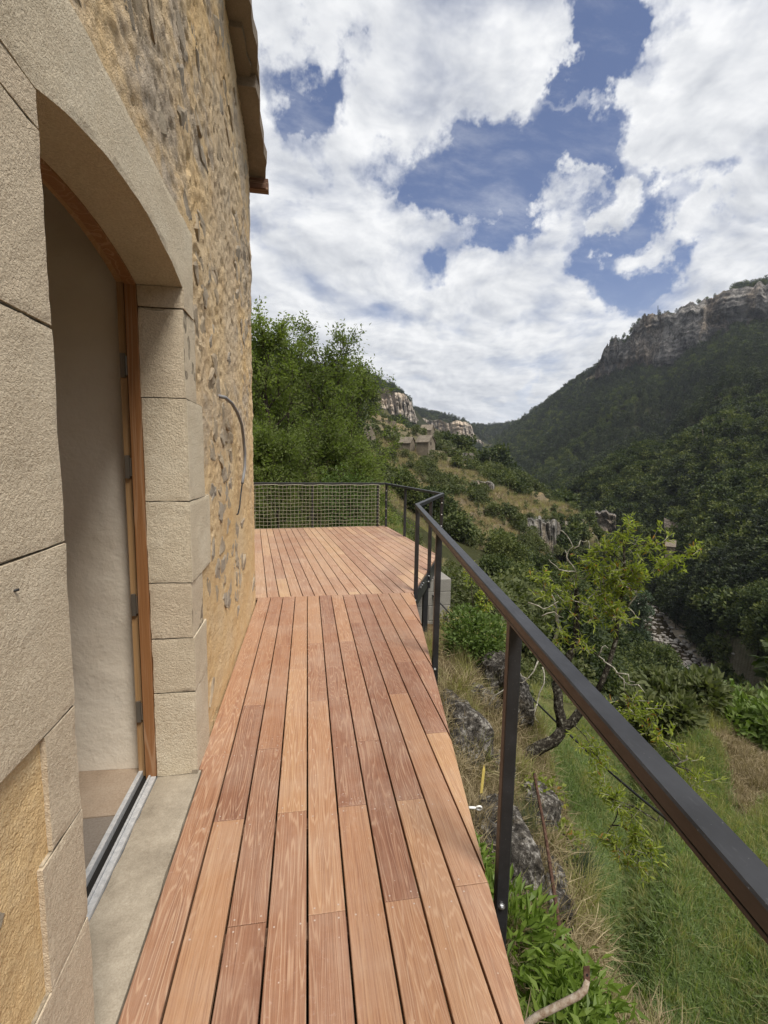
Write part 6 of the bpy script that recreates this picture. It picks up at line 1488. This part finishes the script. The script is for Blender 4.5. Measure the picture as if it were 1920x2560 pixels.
bp = thing('bent_bracket', 'bent rusty pipe bracket with a flat drilled end over the glossy shrub', 'bracket', P(1322, 2556, 1.62))
m_ = MB(); m_.tube([P(1270, 2620, 1.55), P(1322, 2556, 1.60), P(1345, 2540, 1.62), P(1446, 2489, 1.68), P(1462, 2474, 1.70), P(1468, 2450, 1.72)], [.013, .013, .013, .0125, .012, .010], 9); m_.build('pipe', M['pipe'], bp, True)
q0, q1 = P(1467, 2455, 1.72), P(1466, 2416, 1.74); m_ = MB(); m_.bar(q0, q1, .030, .006, (.2, -1, .2), .002); m_.build('flat_end', M['rust'], bp)
m_ = MB(); c = (q0 + q1) / 2 + np.array([-.0005, -.0035, .001]); m_.tube([c, c + np.array([0, -.0015, .0005])], .005, 10); m_.build('bolt_hole', M['seal'], bp)  # flat black disc painted for the shade inside the drilled hole

# ------------------------------------------------------------------ ruins and small structures across the slope
def ruin(label, pl, pr_, ptop, pbot, D, depth, roof_h, gable_right=True, roofed=True, wins=1, turn=0.0):
    """stone cottage seen from its long side: pl..pr in px, eaves ptop, foot pbot"""
    a, b_ = P(pl, pbot, D), P(pr_, pbot, D); w_ = np.linalg.norm((b_ - a)[:2]); ze = P((pl + pr_) / 2, ptop, D)[2]; zb = min(a[2], b_[2]) - 1.5
    ux = unit((b_ - a) * [1, 1, 0]); ct, st = math.cos(turn), math.sin(turn); ux = np.array([ux[0] * ct - ux[1] * st, ux[0] * st + ux[1] * ct, 0]); uy = np.array([-ux[1], ux[0], 0])
    root = thing('ruined_cottage', label, 'ruin', ((a + b_) / 2))
    W = lambda s, t, z: a + ux * s + uy * t + np.array([0, 0, z - a[2]])
    m_ = MB(); g0, g1 = (0, w_), depth / 2; wt = .5
    rj = np.random.default_rng(int(pl)); top = [(0, ze)] + [(w_ * k_ / 6, ze + (rj.normal(0, .25) if not roofed else 0)) for k_ in range(1, 6)] + [(w_, ze)]
    for (s0, z0), (s1, z1) in zip(top[:-1], top[1:]): m_.add([W(s0, 0, zb), W(s1, 0, zb), W(s1, 0, z1), W(s0, 0, z0), W(s0, wt, zb), W(s1, wt, zb), W(s1, wt, z1), W(s0, wt, z0)], [(0, 1, 2, 3), (5, 4, 7, 6), (3, 2, 6, 7)])
    for s in (0, w_):
        sg = wt if s == 0 else -wt; pk = ze + roof_h
        for (t0, za), (t1, zb2) in (((0, ze), (g1, pk)), ((g1, pk), (depth, ze))): m_.add([W(s, t0, zb), W(s, t1, zb), W(s, t1, zb2), W(s, t0, za), W(s + sg, t0, zb), W(s + sg, t1, zb), W(s + sg, t1, zb2), W(s + sg, t0, za)], [(0, 1, 2, 3), (5, 4, 7, 6), (3, 2, 6, 7)])
    m_.add([W(0, depth, zb), W(w_, depth, zb), W(w_, depth, ze), W(0, depth, ze)], [(0, 3, 2, 1)]); m_.build('wall', M['ruin'], root)
    if roofed:
        m_ = MB(); e = .25
        for t0, z0, t1, z1 in ((-e, ze - .12, g1, ze + roof_h), (depth + e, ze - .12, g1, ze + roof_h)): m_.add([W(-e, t0, z0 + .05), W(w_ + e, t0, z0 + .05), W(w_ + e, t1, z1 + .05), W(-e, t1, z1 + .05), W(-e, t0, z0 + .2), W(w_ + e, t0, z0 + .2), W(w_ + e, t1, z1 + .2), W(-e, t1, z1 + .2)], [(0, 1, 2, 3), (4, 7, 6, 5), (0, 4, 5, 1), (0, 3, 7, 4), (1, 5, 6, 2)])
        m_.build('roof', M['ruinroof'], root)
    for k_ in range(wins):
        t = g1 * (.75 + .5 * k_); m_ = MB(); zc = ze - .3 - 1.6 * k_; m_.add([W(w_ + .02, t - .3, zc - .5), W(w_ + .02, t + .3, zc - .5), W(w_ + .02, t + .3, zc + .5), W(w_ + .02, t - .3, zc + .5)], [(0, 1, 2, 3)]); m_.build('window', M['seal'], root)  # black sheet on the gable stands for the shaded window opening
    return root
ruin('roofless ruin whose tall pale gable rises beside the ash crown', 898, 924, 1092, 1130, 118, 3.2, 2.6, roofed=False, wins=2, turn=-.75)
ruin('left ruined stone cottage of the pair, with a pale slab roof', 996, 1028, 1108, 1132, 138, 3.4, 1.7, wins=0, turn=-.45)
ruin('right ruined stone cottage of the pair, taller with its gable showing', 1040, 1074, 1106, 1138, 136, 4.2, 1.9, wins=1, turn=-.5)
ruin('small slate roofed house above the cottages, half behind trees', 1050, 1078, 1076, 1090, 205, 5.5, 2.4, wins=0, turn=-.3)
for i, (px, py, D, sc_) in enumerate([(1012, 1140, 128, 1.5), (1034, 1142, 126, 1.2), (990, 1128, 134, 1.6), (1082, 1132, 130, 1.7), (1060, 1150, 122, 1.3), (1096, 1118, 168, 2.0), (935, 1105, 112, 1.8), (1092, 1096, 190, 2.2), (1040, 1092, 185, 2.0), (1062, 1150, 118, 1.1)]):
    q = P(px, py, D); o = bpy.data.objects.new('shrub', JOINED.get(('bush', '_near', i % 4)) or joined('bush', '_near', i % 4)); link(o); o.location = (q[0], q[1], gz_at(q[0], q[1]) - .2); o.scale = (sc_, sc_, sc_ * 1.1); o.rotation_euler = (0, 0, i * 1.7)
    tag(o, 'dark green bush growing close against the ruined stone cottages', 'shrub', 'bushes round the ruined cottages')
for i, (px, py, D, sc_) in enumerate([(1325, 1300, 121, 1.2), (1342, 1303, 123, .9), (1362, 1302, 124, 1.1), (1384, 1300, 128, 1.3), (1402, 1302, 134, 1.2), (1425, 1303, 142, 1.4), (1448, 1300, 144, 1.2), (1366, 1398, 119, 1.6), (1392, 1392, 124, 1.8), (1412, 1385, 134, 1.5), (1440, 1385, 138, 1.8), (1330, 1375, 116, 1.6)]):
    q = P(px, py, D); o = bpy.data.objects.new('shrub', joined('bush', '_near', i % 4)); link(o); o.location = (q[0], q[1], q[2] - .5); o.scale = (sc_, sc_, sc_); o.rotation_euler = (0, 0, i * 2.1)
    tag(o, 'green bush clinging to the pale crag below the hay terraces', 'shrub', 'bushes on the pale crag')
def dry_wall(label, pts, D, th=.6):
    m_ = MB()
    for (x0, t0, b0), (x1, t1, b1) in zip(pts[:-1], pts[1:]):
        q = [P(x0, b0, D), P(x1, b1, D), P(x1, t1, D), P(x0, t0, D)]; o = unit(q[0] * [1, 1, 0]) * th; m_.add([*q, *[k_ + o for k_ in q]], [(0, 1, 2, 3), (5, 4, 7, 6), (3, 2, 6, 7), (0, 3, 7, 4), (1, 5, 6, 2)])
    return tag(m_.build('terrace_wall', M['ruin'], None), label, 'wall')
dry_wall('dry stone terrace wall above the ruined cottages', [(944, 1049, 1060), (958, 1050, 1062), (975, 1052, 1064), (992, 1055, 1070)], 196)
dry_wall('low dry stone wall running right of the cottages', [(1084, 1110, 1119), (1100, 1112, 1121), (1122, 1115, 1124), (1140, 1120, 1128)], 176)
hut = thing('hut', 'small hut with a pale grey roof in the dark wood across the river', 'hut', P(1676, 1366, 165))
q = P(1664, 1366, 165); ux = unit((P(1688, 1366, 165) - q) * [1, 1, 0]); uy = np.array([-ux[1], ux[0], 0]); m_ = MB(); w_ = np.linalg.norm(P(1688, 1366, 165) - q)
Wq = lambda s, t, z: q + ux * s + uy * t + np.array([0, 0, z])
m_.add([Wq(0, 0, -4), Wq(w_, 0, -4), Wq(w_, 0, 0), Wq(0, 0, 0), Wq(0, 3, -4), Wq(w_, 3, -4), Wq(w_, 3, 1.2), Wq(0, 3, 1.2)], [(0, 1, 2, 3), (5, 4, 7, 6), (0, 3, 7, 4), (1, 5, 6, 2)]); m_.build('wall', M['ruin'], hut)
m_ = MB(); m_.add([Wq(-.2, -.3, 0), Wq(w_ + .2, -.3, 0), Wq(w_ + .2, 3.3, 1.5), Wq(-.2, 3.3, 1.5), Wq(-.2, -.3, .15), Wq(w_ + .2, -.3, .15), Wq(w_ + .2, 3.3, 1.65), Wq(-.2, 3.3, 1.65)], [(0, 3, 2, 1), (4, 5, 6, 7), (0, 1, 5, 4), (1, 2, 6, 5), (2, 3, 7, 6), (3, 0, 4, 7)]); m_.build('roof', M['ruinroof'], hut)
m_ = MB(); m_.tube([P(1225, 1178, 186), P(1225, 1143, 186)], .16, 6); tag(m_.build('utility_pole', M['deadwood'], None), 'lone wooden utility pole on the spur below the ruins', 'pole')
m_ = MB(); b0 = P(1645, 792, 738); m_.tube([b0 - [0, 0, 3], P(1645, 764, 738)], .35, 5); m_.bar(b0 + [0, 0, 9], b0 + [2.2, 0, 9], .4, .4); tag(m_.build('mast', M['steel'], None), 'thin aerial mast on the rim of the right hand cliff', 'mast')
rdq = random.Random(4)
for i in range(18):
    px = 1745 + 135 * (i + rdq.random()) / 18; y1 = 1162 - 50 * (i / 18) + rdq.uniform(-16, 16); y0 = y1 - rdq.uniform(40, 85); D = 262 + rdq.uniform(-8, 12)
    m_ = MB(); a = P(px, y1 + 8, D); b_ = P(px + rdq.uniform(-5, 3), y0, D); m_.tube([a, (a + b_) / 2 + [rdq.uniform(-.3, .3), 0, 0], b_], [.22, .15, .05], 5)
    for k_ in range(4): t = rdq.uniform(.5, .95); c = a + (b_ - a) * t; m_.tube([c, c + np.array([rdq.uniform(-2, 2), rdq.uniform(-1, 1), rdq.uniform(.6, 1.8)])], [.07, .02], 3)
    tag(m_.build('dead_tree', M['deadwood'], None, True), 'bare grey dead trunk standing among the trees of the right hand slope', 'dead tree', 'dead trunks on the right hand slope')
# stones of the river bed
RSM = []
for s in range(4):
    bm_ = bmesh.new(); bmesh.ops.create_icosphere(bm_, subdivisions=1, radius=1.0)
    for v_ in bm_.verts: v_.co *= 1 + .35 * (float(fbm(v_.co.x * 1.5 + s * 7, v_.co.y * 1.5, v_.co.z * 1.5, 2))); v_.co.z *= .6
    me = bpy.data.meshes.new('river_stone'); bm_.to_mesh(me); bm_.free(); me.materials.append(M['riverstone']); RSM.append(me)
pts = []
for i in range(1500):
    k_ = int(pop.integers(2, len(rp) - 2)); t = pop.random(); c = rp[k_] + (rp[k_ + 1] - rp[k_]) * t; d = unit(rp[k_ + 1] - rp[k_]); n_ = np.array([-d[1], d[0]]); o_ = pop.normal(0, 3.6); 
    q = c + n_ * o_; pts.append((q[0], q[1], max(gz_at(q[0], q[1]), RZ + .30) if i % 4 == 0 else RZ + .34 + abs(o_) * .05))
s_ = pop.uniform(.12, .62, len(pts))[:, None] * np.ones((1, 3))
gn_scatter('river_stones', pts, np.stack([np.zeros(len(pts)), np.zeros(len(pts)), pop.uniform(0, 6.28, len(pts))], 1), s_, pop.integers(0, 4, len(pts)), RSM)
